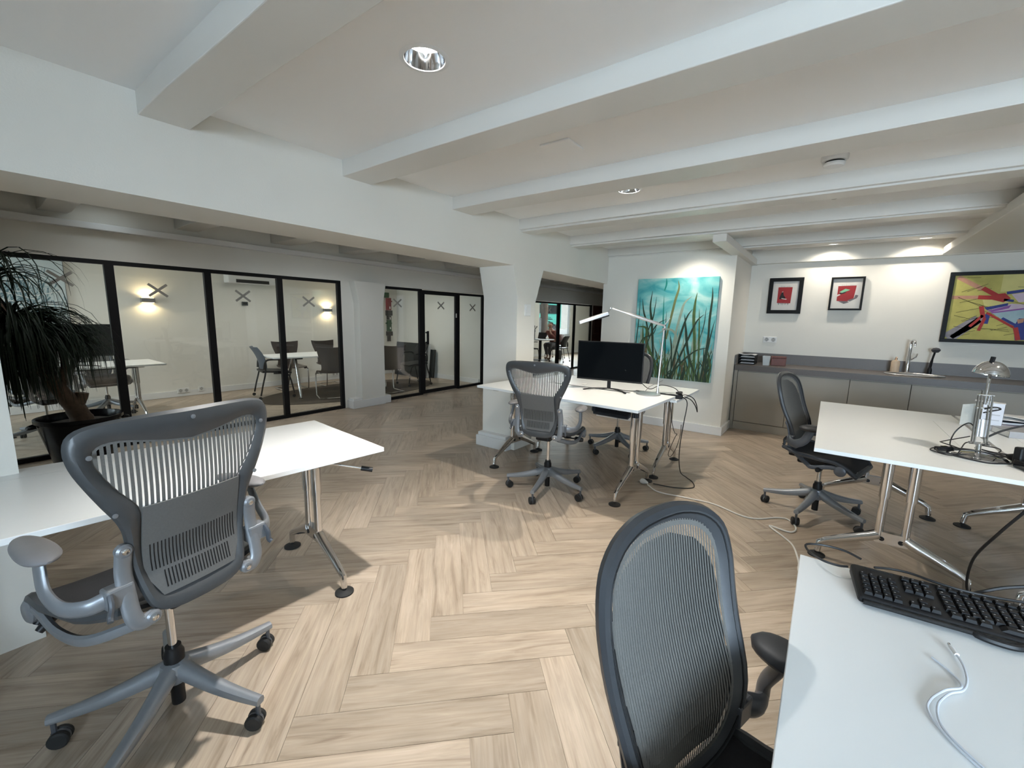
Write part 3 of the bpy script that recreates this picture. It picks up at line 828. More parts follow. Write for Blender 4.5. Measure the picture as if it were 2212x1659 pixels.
desk('unseen white desk added behind the keyboard desk to block daylight', .575, -1.262, 180, 1.80, .83, .764, .58)  # these last three desks are unseen, added to shade the floor from window daylight
desk('unseen white desk added beside the keyboard desk to block daylight', -1.24, -.415, 0, 1.80, .83, .764, .58)
desk('unseen white desk added under the daylight window to block its light', -1.24, -1.262, 180, 1.80, .83, .764, .58)

# ---------------------------------------------------------------- kitchen
KG = 'taupe kitchen base cabinets'
ys = [.945, .36, -.25, -.79, -1.33, -1.87, -2.41, -2.95, -3.49]
KL = ['taupe handleless cabinet at the left end of the kitchen run', 'taupe handleless cabinet behind the swivel chair, second in the kitchen run', 'taupe handleless cabinet under the tap and sink',
      'taupe handleless cabinet right of the sink, behind the dome lamp', 'taupe handleless cabinet, second right of the sink', 'taupe handleless cabinet, third right of the sink', 'taupe handleless cabinet, fourth right of the sink', 'taupe handleless cabinet, at the far right end of the kitchen run']
for i, (a, b) in enumerate(zip(ys, ys[1:])):
    t = thing('kitchen_cabinet', KL[i], 'cabinet', (6.43, (a+b)/2, 0), 0, KG)
    h = (a-b)/2
    obj('body', box(BM(), .0, .60, -h+.001, h-.001, .108, .806), CABINET, t)
    obj('door', box(BM(), -.022, -.001, -h+.003, h-.003, .112, .795), CABINET, t, bevel=.0015)
tag(bxo('end_panel', 6.408, 7.03, .948, .988, 0, .806, CABINET), 'narrow taupe panel at the left end of the cabinets beside the wall', 'panel')
tag(bxo('cabinet_plinth', 6.415, 6.45, -3.49, .946, 0, .104, CABINET), 'taupe plinth strip under the kitchen cabinets', 'plinth')
wt = BM(); zt0, zt1 = .808, .88
for (x0, x1, y0, y1) in ((6.385, 6.56, -3.49, .985), (6.90, 7.032, -3.49, .985), (6.56, 6.90, -.62, .985), (6.56, 6.90, -3.49, -1.04)): box(wt, x0, x1, y0, y1, zt0, zt1)
tag(obj('worktop', wt, COUNTER), 'long dark taupe worktop on the kitchen cabinets', 'worktop')
sp = BM(); box(sp, 7.034, 7.049, -3.49, .995, .882, 1.016); box(sp, 6.40, 7.034, .982, .996, .882, 1.01)
tag(obj('splashback', sp, SPLASH), 'low grey splashback strip along the kitchen wall', 'splashback')
t = thing('sink', 'small oval steel sink set into the kitchen worktop', 'sink', (6.73, -.83, .88))
def ov(k, z): return [(.235*k*math.cos(a)*.76, .265*k*math.sin(a), z) for a in [2*PI*i/32 for i in range(32)]]
obj('rim', tube(BM(), ov(.96, .006), .013, 8, True, flat=.5), ALU, t, smooth=True)
bm = BM(); R_ = [[bm.verts.new(p) for p in ov(k, z)] for k, z in ((1.0, .003), (.93, .005), (.88, -.01), (.82, -.13), (.3, -.145))]
for A, B in zip(R_, R_[1:]):
    for k in range(32): bm.faces.new((A[k], A[(k+1) % 32], B[(k+1) % 32], B[k]))
bm.faces.new(R_[-1])
obj('basin', bm, ALU, t, smooth=True)
t = thing('tap', 'tall chrome kitchen tap behind the sink', 'tap', (6.945, -.79, .881))
bm = BM(); lathe(bm, [(0, 0), (.028, 0), (.028, .008), (.022, .012), (.022, .20), (.018, .21), (.018, .36), (0, .365)], 18)
obj('body', bm, CHROME, t, smooth=True)
bm = BM(); tube(bm, smoothpts([(0, 0, .33), (-.02, -.005, .385), (-.07, -.015, .40), (-.12, -.02, .37), (-.125, -.02, .33)], 5), .012, 10)
obj('spout', bm, CHROME, t, smooth=True)
bm = BM(); tube(bm, [(0, -.02, .16), (-.01, -.06, .20), (-.012, -.07, .24)], .008, 8)
obj('handle', bm, CHROME, t, smooth=True)
t = thing('soap_dispenser', 'beige soap dispenser left of the tap', 'soap dispenser', (6.90, -.675, .881))
BEI = mat('beige_ceramic', (.62, .47, .33), .5, noise=.08)
bm = lathe(BM(), [(0, 0), (.040, 0), (.042, .01), (.042, .125), (.034, .145), (.014, .15), (0, .15)], 20)
obj('bottle', bm, BEI, t, smooth=True)
bm = BM(); lathe(bm, [(0, .15), (.012, .15), (.012, .175), (.005, .18), (.005, .19), (0, .19)], 12); box(bm, -.045, .01, -.006, .006, .183, .192)
obj('pump', bm, mat('copper_pump', (.45, .25, .14), .35, .6), t)
t = thing('dish_brush', 'black dish brush with round head standing beside the sink', 'brush', (6.93, -.985, .881))
bm = BM(); lathe(bm, [(0, 0), (.022, 0), (.022, .06), (.012, .09), (0, .09)], 14)
obj('stand', bm, BLACKP, t, smooth=True)
obj('stem', tube(BM(), smoothpts([(0, 0, .08), (.0, -.008, .18), (-.005, -.02, .27)], 4), [.013]*4+[.010]*5, 8), BLACKP, t, smooth=True)
bm = lathe(BM(), [(0, -.03), (.025, -.026), (.040, -.005), (.040, .008), (.026, .024), (0, .03)], 18, (-.006, -.024, .29))
obj('head', bm, mat('grey_bristle', (.05, .05, .055), .8, noise=.4, nscale=90, bump=.6), t, smooth=True)
# letter trays and small things at the left end of the worktop
for k in range(3):
    t = thing('letter_tray', ['black letter tray, lowest of the stack on the worktop', 'black letter tray in the middle of the stack on the worktop', 'black letter tray, topmost of the stack, papers on it'][k], 'letter tray', (6.70, .875, .8805+.042*k), 0, 'stacked black letter trays')
    bm = BM(); box(bm, -.13, .13, -.095, .095, 0, .004); box(bm, -.13, -.125, -.095, .095, .004, .012); box(bm, .125, .13, -.095, .095, .004, .038); box(bm, -.13, .13, -.095, -.091, .004, .038); box(bm, -.13, .13, .091, .095, .004, .038)
    obj('tray', bm, BLACKP, t)
    bm = BM()
    for j in range(3): obox(bm, (.0, .0, .0075+.006*j), Vector((1, .03*j, 0)).normalized(), Vector((-.03*j, 1, 0)).normalized(), Vector((0, 0, 1)), .115, .082, .0025)
    obj('papers', bm, PAPER, t)
PB = shell(BM(), lambda u, v: (-.12+.24*u, -.09+.2*v, .01+.016*math.sin(u*4+1)*v+.006*math.sin(v*7)), 8, 8, .006)
tag(obj('magazine', PB, PAPER, loc=(6.70, .875, .997)), 'loose white magazines lying on top of the letter trays', 'magazine')
t = thing('glass_vase', 'small square white frosted vase beside the letter trays', 'vase', (6.62, .648, .881))
bm = BM()
for (hx, z0) in ((.036, 0),):
    v = [[bm.verts.new((sx*h, sy*h, z)) for sx, sy in ((-1, -1), (1, -1), (1, 1), (-1, 1))] for h, z in ((.034, 0), (.044, .125), (.036, .125), (.028, .012))]
    bm.faces.new(v[0])
    for A, B in zip(v, v[1:]):
        for k in range(4): bm.faces.new((A[k], A[(k+1) % 4], B[(k+1) % 4], B[k]))
    bm.faces.new(v[-1])
obj('vase_body', bm, mat('frosted_white_glass', (.62, .64, .63), .25, noise=.03), t)
t = thing('wooden_box', 'red brown wooden box right of the white vase', 'box', (6.72, .52, .881), math.radians(8))
RB = mat('red_brown_wood', (.16, .038, .020), .5, noise=.25, nscale=30)
obj('box_body', box(BM(), -.05, .05, -.085, .085, 0, .10), RB, t, bevel=.004)
obj('lid', box(BM(), -.052, .052, -.087, .087, .101, .122), RB, t, bevel=.003)

# ---------------------------------------------------------------- pictures
def yz_quad(bm, x, pts, mi=0):
    bm.faces.new([bm.verts.new((x, y, z)) for y, z in pts]).material_index = mi
def framed(name, label, x, y0, y1, z0, z1, fw_, dep, fm):
    t = thing(name, label, 'picture', (x-.002, (y0+y1)/2, z0))
    h = (y1-y0)/2; H = z1-z0
    bm = BM(); box(bm, -dep, 0, -h, h, 0, fw_); box(bm, -dep, 0, -h, h, H-fw_, H); box(bm, -dep, 0, -h, -h+fw_, fw_, H-fw_); box(bm, -dep, 0, h-fw_, h, fw_, H-fw_)
    obj('frame', bm, fm, t, bevel=.002)
    return t, h, H
BLKW = mat('black_picture_frame', (.005, .005, .005), .5, spec=.2, noise=.1)
MOUNT = mat('cream_mount', (.72, .70, .66), .8, noise=.02)
RED = mat('crimson_print', (.34, .016, .022), .7, noise=.25, nscale=25)
INK = mat('black_ink', (.012, .01, .012), .7)
MINT = mat('mint_green_paint', (.22, .55, .33), .7)
GREYI = mat('grey_wash_ink', (.16, .15, .16), .8, noise=.3, nscale=40)
PGLASS = glass_mat('picture_glass', (.97, .97, .97), .55)
def small_print(label, y0, y1, z0, z1, fwid, dep, second):
    t, h, H = framed('framed_print', label, XK, y0, y1, z0, z1, fwid, dep, BLKW)
    t['group'] = 'two small black framed red prints'
    xg = -dep*.45
    obj('mount', box(BM(), xg, -.002, -h+fwid-.001, h-fwid+.001, fwid-.001, H-fwid+.001), MOUNT, t)
    bm = BM(); x = xg-.0012
    w2, h2 = (h-fwid), (H-2*fwid)/2; cz = H/2
    Y = lambda a: -a*w2          # a: -1 left .. 1 right as seen from the room (left is +y)
    Z = lambda b: cz+b*h2
    def poly(p, mi, k=0): yz_quad(bm, x-.0004*k, [(Y(a), Z(b)) for a, b in p], mi)
    rnd = random.Random(3 if second else 5)
    if not second:
        poly([(-.58, .60), (.52, .60), (.47, -.52), (-.58, -.5)], 0)
        poly([(-.45, -.22), (-.30, .20), (-.18, .30), (-.10, .02), (.05, -.12), (-.02, -.25)], 1, 1)
        poly([(-.28, -.16), (.18, -.22), (.10, -.27), (-.22, -.22)], 4, 2)
        poly([(-.28, .27), (-.16, .32), (-.2, .24)], 4, 2)
        for k in range(9):
            a = -.4+.085*k; poly([(a, .60), (a+.02, .60), (a+rnd.uniform(-.08, .1), .66+rnd.random()*.1)], 1, 1)
            a = -.5+.1*k; poly([(a, -.52), (a+.05, -.52), (a+rnd.uniform(-.05, .08), -.60-rnd.random()*.06)], 1, 1)
    else:
        poly([(-.62, .52), (.62, .54), (.52, -.38), (.1, -.52), (-.62, -.48)], 0)
        poly([(.3, -.52), (.75, -.30), (.82, -.12), (.62, -.08), (.55, -.3), (.1, -.45)], 3, 1)
        poly([(-.5, -.5), (.1, -.5), (.25, -.58), (-.1, -.68)], 3, 1)
        poly([(-.5, .12), (-.1, .34), (.22, .26), (.1, .2), (-.32, .06)], 2, 2)
        poly([(-.74, -.14), (-.5, -.02), (-.38, -.06), (-.6, -.18)], 4, 2)
        poly([(-.5, .04), (-.25, .10), (.0, .16), (-.1, .04), (-.4, -.04)], 1, 1)
        for k in range(8):
            a = -.35+.1*k; poly([(a, .53), (a+.02, .53), (a+rnd.uniform(-.06, .1), .60+rnd.random()*.1)], 1, 1)
    o = obj('printed_image', bm, [RED, INK, MINT, GREYI, MOUNT], t); o['kind'] = 'stuff'
    obj('pane', box(BM(), xg-.010, xg-.007, -h+fwid, h-fwid, fwid, H-fwid), PGLASS, t)
small_print('small red print in a wide black frame, nearer the corner', .357, .754, 1.577, 2.06, .048, .035, False)
small_print('small red print with mint green shape in a thin black frame', -.283, .06, 1.627, 2.045, .022, .05, True)
# large yellow abstract
t, h, H = framed('abstract_painting', 'large yellow abstract painting with red and blue bars, black frame', XK, -2.36, -1.037, 1.268, 2.061, .04, .04, BLKW)
YEL = mat('ochre_yellow_paint', (.50, .45, .13), .75, noise=.38, nscale=7, bump=.2)
obj('canvas', box(BM(), -.022, -.002, -h+.04, h-.04, .04, H-.04), YEL, t)
P_ = [mat('abstract_red', (.42, .035, .03), .7, noise=.25, nscale=20), mat('abstract_blue', (.03, .045, .22), .7, noise=.3, nscale=20), mat('abstract_lilac', (.62, .50, .60), .7, noise=.15, nscale=15),
      mat('abstract_sky', (.36, .50, .55), .7, noise=.15, nscale=15), mat('abstract_olive', (.16, .14, .045), .8, noise=.4, nscale=20), mat('abstract_salmon', (.50, .26, .17), .7, noise=.25, nscale=20),
      mat('abstract_violet', (.26, .10, .34), .7, noise=.15), mat('abstract_grey', (.30, .28, .30), .8, noise=.25, nscale=18), mat('abstract_lightyellow', (.66, .60, .24), .75, noise=.15, nscale=8)]
bm = BM(); W_, H_ = 2*h-.08, H-.08
def ap(pts, mi, k=0):   # pts in (0..1 from the left, 0..1 from the top); shown part is the left half
    yz_quad(bm, -.0225-.0004*k, [(h-.04-a*W_, H-.04-b*H_) for a, b in pts], mi)
def stroke(a, b, wd, mi, k=0):
    d = Vector((b[0]-a[0], (b[1]-a[1])*H_/W_)); d.normalize(); n = Vector((-d.y, d.x))*wd/2
    ap([(a[0]+n.x, a[1]+n.y*W_/H_), (b[0]+n.x, b[1]+n.y*W_/H_), (b[0]-n.x, b[1]-n.y*W_/H_), (a[0]-n.x, a[1]-n.y*W_/H_)], mi, k)
ap([(.3, .0), (1, .0), (1, .2), (.3, .26)], 8)
ap([(.20, .38), (.36, .38), (.36, .46), (.22, .48)], 8)
stroke((.02, .02), (.19, .22), .035, 5, 1); stroke((.0, .34), (.18, .34), .03, 5, 1); stroke((.01, .98), (.20, .68), .08, 7, 1); stroke((.05, .99), (.24, .62), .05, 7, 1)
stroke((.19, .2), (.30, .34), .035, 0, 2); stroke((.17, .34), (.29, .35), .035, 0, 2); ap([(.26, .30), (.33, .28), (.37, .36), (.33, .42), (.26, .38)], 0, 3)
stroke((.33, .38), (.39, .40), .02, 1, 3); stroke((.34, .28), (1, .05), .025, 1, 3)
ap([(.37, .30), (.62, .22), (.62, .38), (.42, .42)], 2, 2); ap([(.60, .2), (.75, .17), (.75, .38), (.60, .40)], 6, 2)
ap([(.22, .50), (.36, .43), (.36, .47), (.24, .54)], 1, 3); ap([(.24, .55), (.38, .44), (.56, .47), (.36, .56), (.28, .58)], 2, 2); ap([(.24, .55), (.38, .46), (.37, .51), (.27, .57)], 6, 3)
ap([(.27, .58), (.58, .47), (.68, .5), (.42, .75), (.40, .76)], 3, 2); stroke((.27, .58), (.62, .46), .012, 6, 4)
stroke((.20, .48), (.225, .66), .03, 0, 4); stroke((.22, .62), (.15, .80), .02, 0, 4); stroke((.235, .66), (.21, .86), .022, 0, 4); stroke((.25, .6), (.245, .75), .03, 1, 3)
stroke((.24, .58), (.42, .80), .018, 0, 4); stroke((.34, .66), (.44, .78), .02, 1, 3)
ap([(.44, .66), (.52, .66), (.54, .98), (.44, .99), (.42, .78)], 1, 4); stroke((.43, .80), (.46, .99), .03, 0, 5); ap([(.43, .68), (.47, .66), (.47, .72), (.44, .74)], 5, 5)
stroke((.52, .75), (.8, .6), .03, 1, 4); stroke((.5, .9), (.7, .99), .025, 0, 5)
rnd = random.Random(11)
for k in range(34):
    a = (rnd.uniform(.0, .5), rnd.uniform(.02, .98)); q = rnd.uniform(-.6, .6); l = rnd.uniform(.08, .22)
    stroke(a, (a[0]+l*math.cos(q), min(.99, max(.01, a[1]+l*math.sin(q)*1.5))), .004, 4, 1)
o = obj('painted_shapes', bm, P_, t); o['kind'] = 'stuff'
# grass painting
gy0, gy1, gz0, gz1 = 1.163, 2.184, .672, 2.0
t = thing('grass_painting', 'large turquoise canvas of tall green grass blades, frameless', 'picture', (XP-.001, (gy0+gy1)/2, gz0))
hw, hh = (gy1-gy0)/2, gz1-gz0
TEAL = bpy.data.materials.new('turquoise_canvas'); TEAL.use_nodes = True
n_ = TEAL.node_tree; b_ = n_.nodes['Principled BSDF']; b_.inputs['Roughness'].default_value = .85; b_.inputs['Specular IOR Level'].default_value = .15
tc_ = n_.nodes.new('ShaderNodeTexCoord'); mp_ = n_.nodes.new('ShaderNodeMapping'); mp_.inputs['Scale'].default_value = (1, 1.6, 3.2)
no_ = n_.nodes.new('ShaderNodeTexNoise'); no_.inputs['Scale'].default_value = 1.3; no_.inputs['Detail'].default_value = 6; no_.inputs['Distortion'].default_value = 1.2
cr_ = n_.nodes.new('ShaderNodeValToRGB'); e = cr_.color_ramp.elements
e[0].position = .32; e[0].color = (.05, .30, .33, 1); e[1].position = .68; e[1].color = (.42, .60, .56, 1); e.new(.5).color = (.17, .46, .46, 1)
n_.links.new(tc_.outputs['Object'], mp_.inputs[0]); n_.links.new(mp_.outputs[0], no_.inputs['Vector']); n_.links.new(no_.outputs['Fac'], cr_.inputs['Fac']); n_.links.new(cr_.outputs[0], b_.inputs['Base Color'])
obj('canvas', box(BM(), -.042, 0, -hw, hw, 0, hh), TEAL, t)
G_ = [mat('grass_dark', (.012, .035, .018), .6, noise=.3, nscale=20), mat('grass_mid', (.05, .10, .028), .6, noise=.35, nscale=20), mat('grass_olive', (.13, .16, .06), .6, noise=.3, nscale=20),
      mat('grass_grey', (.24, .32, .25), .6, noise=.2, nscale=20), mat('grass_teal', (.0, .21, .18), .6, noise=.2, nscale=20), mat('grass_brown', (.09, .065, .03), .6, noise=.3, nscale=20)]
bm = BM(); lay = [0]
def blade(pts, wd, mi, base=.35):
    """pts (a from left 0..1, b from top 0..1)"""
    lay[0] += 1; x = -.0424-.000012*lay[0]
    P = smoothpts([(0, hw-a*2*hw, hh-b*hh) for a, b in pts], 6); n = len(P); prev = None
    for i, p in enumerate(P):
        d = P[min(i+1, n-1)]-P[max(i-1, 0)]; nn = Vector((0, -d.z, d.y)).normalized()
        u = i/(n-1); ww = wd/2*(min(1, (u+.02)*2.2)**.8)*(1-.35*u)
        q = [p+nn*ww, p-nn*ww]
        row = [bm.verts.new((x, min(hw-.001, max(-hw+.001, v.y)), min(hh-.001, max(.001, v.z)))) for v in q]
        if prev:
            f = bm.faces.new((prev[0], prev[1], row[1], row[0])); f.material_index = mi
        prev = row
rnd = random.Random(21)
for k in range(40):     # pale blades at the back
    a = rnd.uniform(.02, .98); top = rnd.uniform(.42, .72)
    blade([(a+rnd.uniform(-.07, .07), top), (a+rnd.uniform(-.03, .03), (top+1)/2), (a, 1)], rnd.uniform(.014, .036), 3)
for k in range(85):     # lower thicket
    a = rnd.uniform(.0, 1); top = rnd.uniform(.62, .88)
    blade([(a+rnd.uniform(-.08, .08), top), (a+rnd.uniform(-.03, .03), (top+1)/2), (a+rnd.uniform(-.02, .02), 1)], rnd.uniform(.014, .034), rnd.choice([0, 1, 1, 2, 5, 0]))
hero = [([(.20, .12), (.185, .28), (.22, .45), (.26, .75), (.27, 1)], .030, 0), ([(.07, .20), (.10, .33), (.14, .42), (.20, .6)], .022, 0), ([(.26, .18), (.245, .3), (.22, .42), (.10, .7), (.06, .98)], .016, 0),
        ([(.04, .18), (.04, .4), (.02, .7), (.04, 1)], .012, 0), ([(.52, .025), (.535, .10), (.50, .22), (.45, .45), (.42, .6)], .030, 2), ([(.355, .17), (.36, .30), (.37, .45), (.40, .65), (.44, .95)], .018, 4),
        ([(.37, .0), (.375, .06), (.355, .12)], .020, 4), ([(.70, .18), (.62, .24), (.585, .34), (.55, .48), (.52, .65)], .032, 3), ([(.76, .145), (.745, .25), (.745, .40), (.78, .65), (.80, 1)], .036, 1),
        ([(.93, .095), (.94, .2), (.93, .40), (.93, .62), (.88, 1)], .026, 0), ([(.72, .30), (.66, .38), (.60, .55), (.55, .75), (.48, 1)], .026, 0), ([(.86, .35), (.78, .42), (.70, .58), (.62, .75), (.50, 1)], .024, 0),
        ([(.03, .48), (.15, .5), (.17, .65), (.28, .83), (.36, 1)], .040, 1), ([(.30, .56), (.42, .50), (.52, .53), (.55, .62), (.50, .85)], .030, 3), ([(.33, .60), (.38, .7), (.45, .80)], .022, 3),
        ([(.36, .86), (.42, .76), (.48, .79), (.49, .9), (.47, 1)], .032, 3), ([(.95, .66), (.80, .70), (.66, .80), (.56, .90), (.45, .97)], .020, 0), ([(.63, .35), (.66, .5), (.72, .75), (.86, 1)], .030, 0),
        ([(.80, .3), (.82, .5), (.84, .75), (.86, 1)], .022, 1), ([(.10, .45), (.12, .7), (.13, 1)], .030, 1), ([(.16, .55), (.17, .8), (.22, 1)], .03, 5), ([(.99, .40), (.95, .6), (.93, .8), (.95, 1)], .02, 0),
        ([(.40, .32), (.405, .5), (.42, .7), (.44, 1)], .014, 0), ([(.47, .55), (.5, .7), (.52, 1)], .018, 0), ([(.88, .28), (.87, .45), (.83, .6)], .010, 0), ([(.29, .42), (.25, .55), (.1, .62), (.04, .85)], .014, 0),
        ([(.41, .40), (.30, .45), (.22, .55), (.16, .7)], .016, 0)]
for p, wd, mi in hero: blade(p, wd*1.25, mi)
for k in range(30):
    a = rnd.uniform(.0, 1); top = rnd.uniform(.68, .92)
    blade([(a+rnd.uniform(-.06, .06), top), (a+rnd.uniform(-.03, .03), (top+1)/2), (a, 1)], rnd.uniform(.012, .026), rnd.choice([0, 0, 1, 0]))
o = obj('painted_blades', bm, G_, t); o['kind'] = 'stuff'

# ---------------------------------------------------------------- ceiling and wall fittings
DLAB = {0: 'recessed chrome downlight, lit, largest one at the top of the picture', 1: 'recessed chrome downlight half hidden behind a beam above the monitor desk'}
PW_ = {0: 250, 1: 128, 2: 5, 3: 70, 4: 95, 5: 62, 6: 28, 7: 28, 8: 28}
CN_ = {0: 94, 1: 125, 2: 110, 3: 125, 4: 125, 5: 125}
for i, (x, y) in enumerate(DL):
    t = thing('downlight', DLAB.get(i, ['', '', 'recessed downlight above the right foreground desk', 'recessed downlight above the dome lamp desk', 'recessed downlight between kitchen and dome lamp desk', 'recessed spot in front of the grass painting', 'recessed spot above the small red prints', 'recessed spot above the sink', 'recessed spot above the yellow painting'][i]), 'downlight', (x, y, ZC), 0, 'recessed ceiling downlights')
    obj('trim_ring', lathe(BM(), [(.078, .004), (.079, -.004), (.090, -.003), (.098, 0), (.098, .001)], 40), mat('white_ring', (.75, .75, .74), .4), t, smooth=True)
    obj('reflector', lathe(BM(), [(.0775, .0), (.0745, .015), (.067, .038), (.057, .058), (.052, .066), (.0, .068)], 40), CHROME, t, smooth=True)
    obj('bulb', lathe(BM(), [(0, .040), (.030, .041), (.044, .046), (.047, .056), (0, .062)], 24), BULB, t, smooth=True)
    s = spot('downlight_beam', (x, y, ZC+.034), PW_[i], cone=CN_.get(i, 150), blend=.8, rad=.03, col=(1, .97, .93) if i == 0 else (1, .91, .78))
t = thing('smoke_detector', 'white cylindrical smoke detector on the ceiling between the beams', 'detector', (3.30, .09, ZC))
obj('base', lathe(BM(), [(0, -.032), (.062, -.030), (.068, -.02), (.068, 0)], 28), TRIM, t, smooth=True)
obj('gap_ring', lathe(BM(), [(.048, -.031), (.05, -.040)], 28), BLACKP, t)
obj('cap', lathe(BM(), [(0, -.062), (.046, -.060), (.054, -.05), (.054, -.040), (0, -.040)], 28), TRIM, t, smooth=True)
tag(obj('ceiling_plate', box(BM(), 2.19, 2.37, 1.27, 1.46, ZC-.012, ZC), CEIL, bevel=.004), 'flat square white cover plate on the ceiling', 'cover plate')
tag(obj('ceiling_sensor', lathe(BM(), [(0, -.012), (.018, -.01), (.022, 0)], 16, (4.35, .09, ZC)), GREY_TRAY, smooth=True), 'tiny grey sensor dot on the ceiling near the kitchen', 'sensor')
t = thing('wall_switch', 'white light switch on the front of the column', 'switch', (3.84, YB, 1.53))
obj('plate', box(BM(), -.055, .055, -.012, -.0005, -.062, .062), TRIM, t, bevel=.004)
obj('rocker', box(BM(), -.035, .035, -.017, -.012, -.035, .045), TRIM, t, bevel=.003)
def socket(label, loc, rz, n=2):
    t = thing('wall_socket', label, 'socket', loc, rz, 'white wall sockets')
    obj('plate', box(BM(), -.0145, -.0005, -.042*n, .042*n, -.040, .040), TRIM, t, bevel=.004)
    for k in range(n):
        c = (k-(n-1)/2)*.082
        o = obj('outlet', lathe(BM(), [(.027, .001), (.024, .0015), (.022, -.0), (0, -.0)], 22, (-.0148, c, 0), (-1, 0, 0)), mat('socket_well', (.42, .42, .41), .5), t)
        bm = BM(); cyl(bm, (-.0147, c-.009, 0), (-.0157, c-.009, 0), .0035, 8); cyl(bm, (-.0147, c+.009, 0), (-.0157, c+.009, 0), .0035, 8); box(bm, -.0157, -.0148, c-.004, c+.004, .015, .022); box(bm, -.0157, -.0148, c-.004, c+.004, -.022, -.015)
        obj('contact', bm, BLACKP, o)
socket('white double wall socket above the kitchen worktop', (XK, .676, 1.212), 0)
# ---------------------------------------------------------------- monitor desk
def monitor(label, x, y, z, az, wd, ht, zb, dep=.02):
    t = thing('monitor', label, 'monitor', (x, y, z), math.radians(az))   # front +x, right-hand side of the screen is -y
    obj('casing', box(BM(), -dep, 0, -wd/2, wd/2, zb, zb+ht), BLACKP, t, bevel=.003)
    obj('screen', box(BM(), .0002, .0012, -wd/2+.008, wd/2-.008, zb+.016, zb+ht-.008), SCREEN, t)
    obj('rear_housing', box(BM(), -dep-.035, -dep, -wd*.22, wd*.22, zb+.05, zb+ht*.6), BLACKP, t, bevel=.012)
    bm = BM(); bar(bm, (-dep-.012, 0, .012), (-dep-.012, 0, zb+.10), .032, .014, (1, 0, 0))
    obj('stand_neck', bm, BLACKP, t, bevel=.003)
    bm = tube(BM(), smoothpts([(.115, .195, .006), (.045, .14, .011), (-.005, .06, .014), (-.02, 0, .015), (-.005, -.06, .014), (.045, -.14, .011), (.115, -.195, .006)], 4), [.0105]*25, 8, flat=.55)
    obj('stand_foot', bm, BLACKP, t, smooth=True)
    return t
monitor('wide black monitor on the middle desk, screen facing us', 3.655, 1.60, .80, 187, .615, .362, .085)
def arm_lamp():
    t = thing('desk_lamp', 'silver articulated arm desk lamp beside the black monitor', 'lamp', (3.70, 1.235, .80))
    o = Vector((3.70, 1.235, .80))
    L_ = lambda p: Vector(p)-o
    bm = lathe(BM(), [(0, .0), (.104, .0), (.106, .004), (.103, .010), (.08, .013), (0, .014)], 36)
    obj('base', bm, ALU, t, smooth=True)
    ft = L_((3.765, 1.175, .83)); el = L_((3.85, 1.185, 1.374)); tp = L_((3.586, 1.58, 1.548)); hd = L_((3.572, 1.60, 1.502)); he = L_((3.407, 1.80, 1.415))
    bm = BM(); cyl(bm, (ft.x, ft.y, .01), (ft.x, ft.y, .055), .013, 12, .009); tube(bm, [(ft.x, ft.y, .05), (ft.x+.004, ft.y+.001, .10)], .006, 8)
    obj('socket_joint', bm, ALU, t, smooth=True)
    a0 = Vector((ft.x+.004, ft.y+.001, .10))
    obj('lower_arm', tube(BM(), [a0, el], .0085, 10), ALU, t, smooth=True)
    bm = BM(); tube(bm, [a0+Vector((-.055, .06, -.035)), a0+Vector((.03, -.03, .025))], .0028, 6); tube(bm, [a0+Vector((-.055, .06, -.035)), a0+Vector((-.075, .085, -.075))], .0028, 6)
    obj('spring_rod', bm, CHROME, t, smooth=True)
    ua = el+Vector((.0, .0, .03))
    bm = BM(); tube(bm, smoothpts([el, el+Vector((.005, -.005, .018)), ua], 3), .010, 10); tube(bm, [ua, ua+Vector((.03, -.035, .065))], .0035, 6); lathe(bm, [(0, -.016), (.011, -.014), (.011, .014), (0, .016)], 12, el, (1, -.7, 0))
    obj('elbow_joint', bm, ALU, t, smooth=True)
    obj('upper_arm', tube(BM(), smoothpts([ua, ua*.7+tp*.3, ua*.35+tp*.65, tp], 4), [.009]*2+[.013]*3+[.015]*4+[.009]*4, 10), ALU, t, smooth=True)
    bm = BM(); lathe(bm, [(0, -.012), (.009, -.011), (.009, .011), (0, .012)], 12, tp, (1, .7, 0)); tube(bm, smoothpts([tp, tp+Vector((-.012, .012, -.02)), hd], 3), .006, 8)
    obj('head_joint', bm, CHROME, t, smooth=True)
    d = (he-hd); l = d.length; d.normalize(); s = Vector((0, 0, 1)).cross(d).normalized(); u = d.cross(s)
    bm = BM(); obox(bm, (hd+he)/2, d, s, u, l/2, .030, .016)
    hb = obj('lamp_head', bm, ALU, t, bevel=.005)
    bm = BM(); obox(bm, hd+d*.05-u*.018, d, s, u, .05, .022, .007)
    obj('head_underside', bm, BLACKP, hb)
arm_lamp()
def power_strip(label, a, b, n, z, mt=BLACKP):
    a = Vector((*a, z)); b = Vector((*b, z)); d = b-a; l = d.length; az = math.atan2(d.y, d.x)
    t = thing('power_strip', label, 'power strip', tuple((a+b)/2), az)
    obj('body', box(BM(), -l/2, l/2, -.024, .024, .0, .035), mt, t, bevel=.006)
    for k in range(n):
        c = -l/2+.05+k*(l-.1)/(n-1)
        obj('outlet', lathe(BM(), [(.0185, .0352), (.017, .0358), (.016, .0352), (0, .0352)], 16, (c, 0, 0)), GREY_TRAY, t)
    return t
power_strip('black power strip lying behind the lamp foot on the monitor desk', (3.83, 1.40), (3.87, .985), 5, .765)
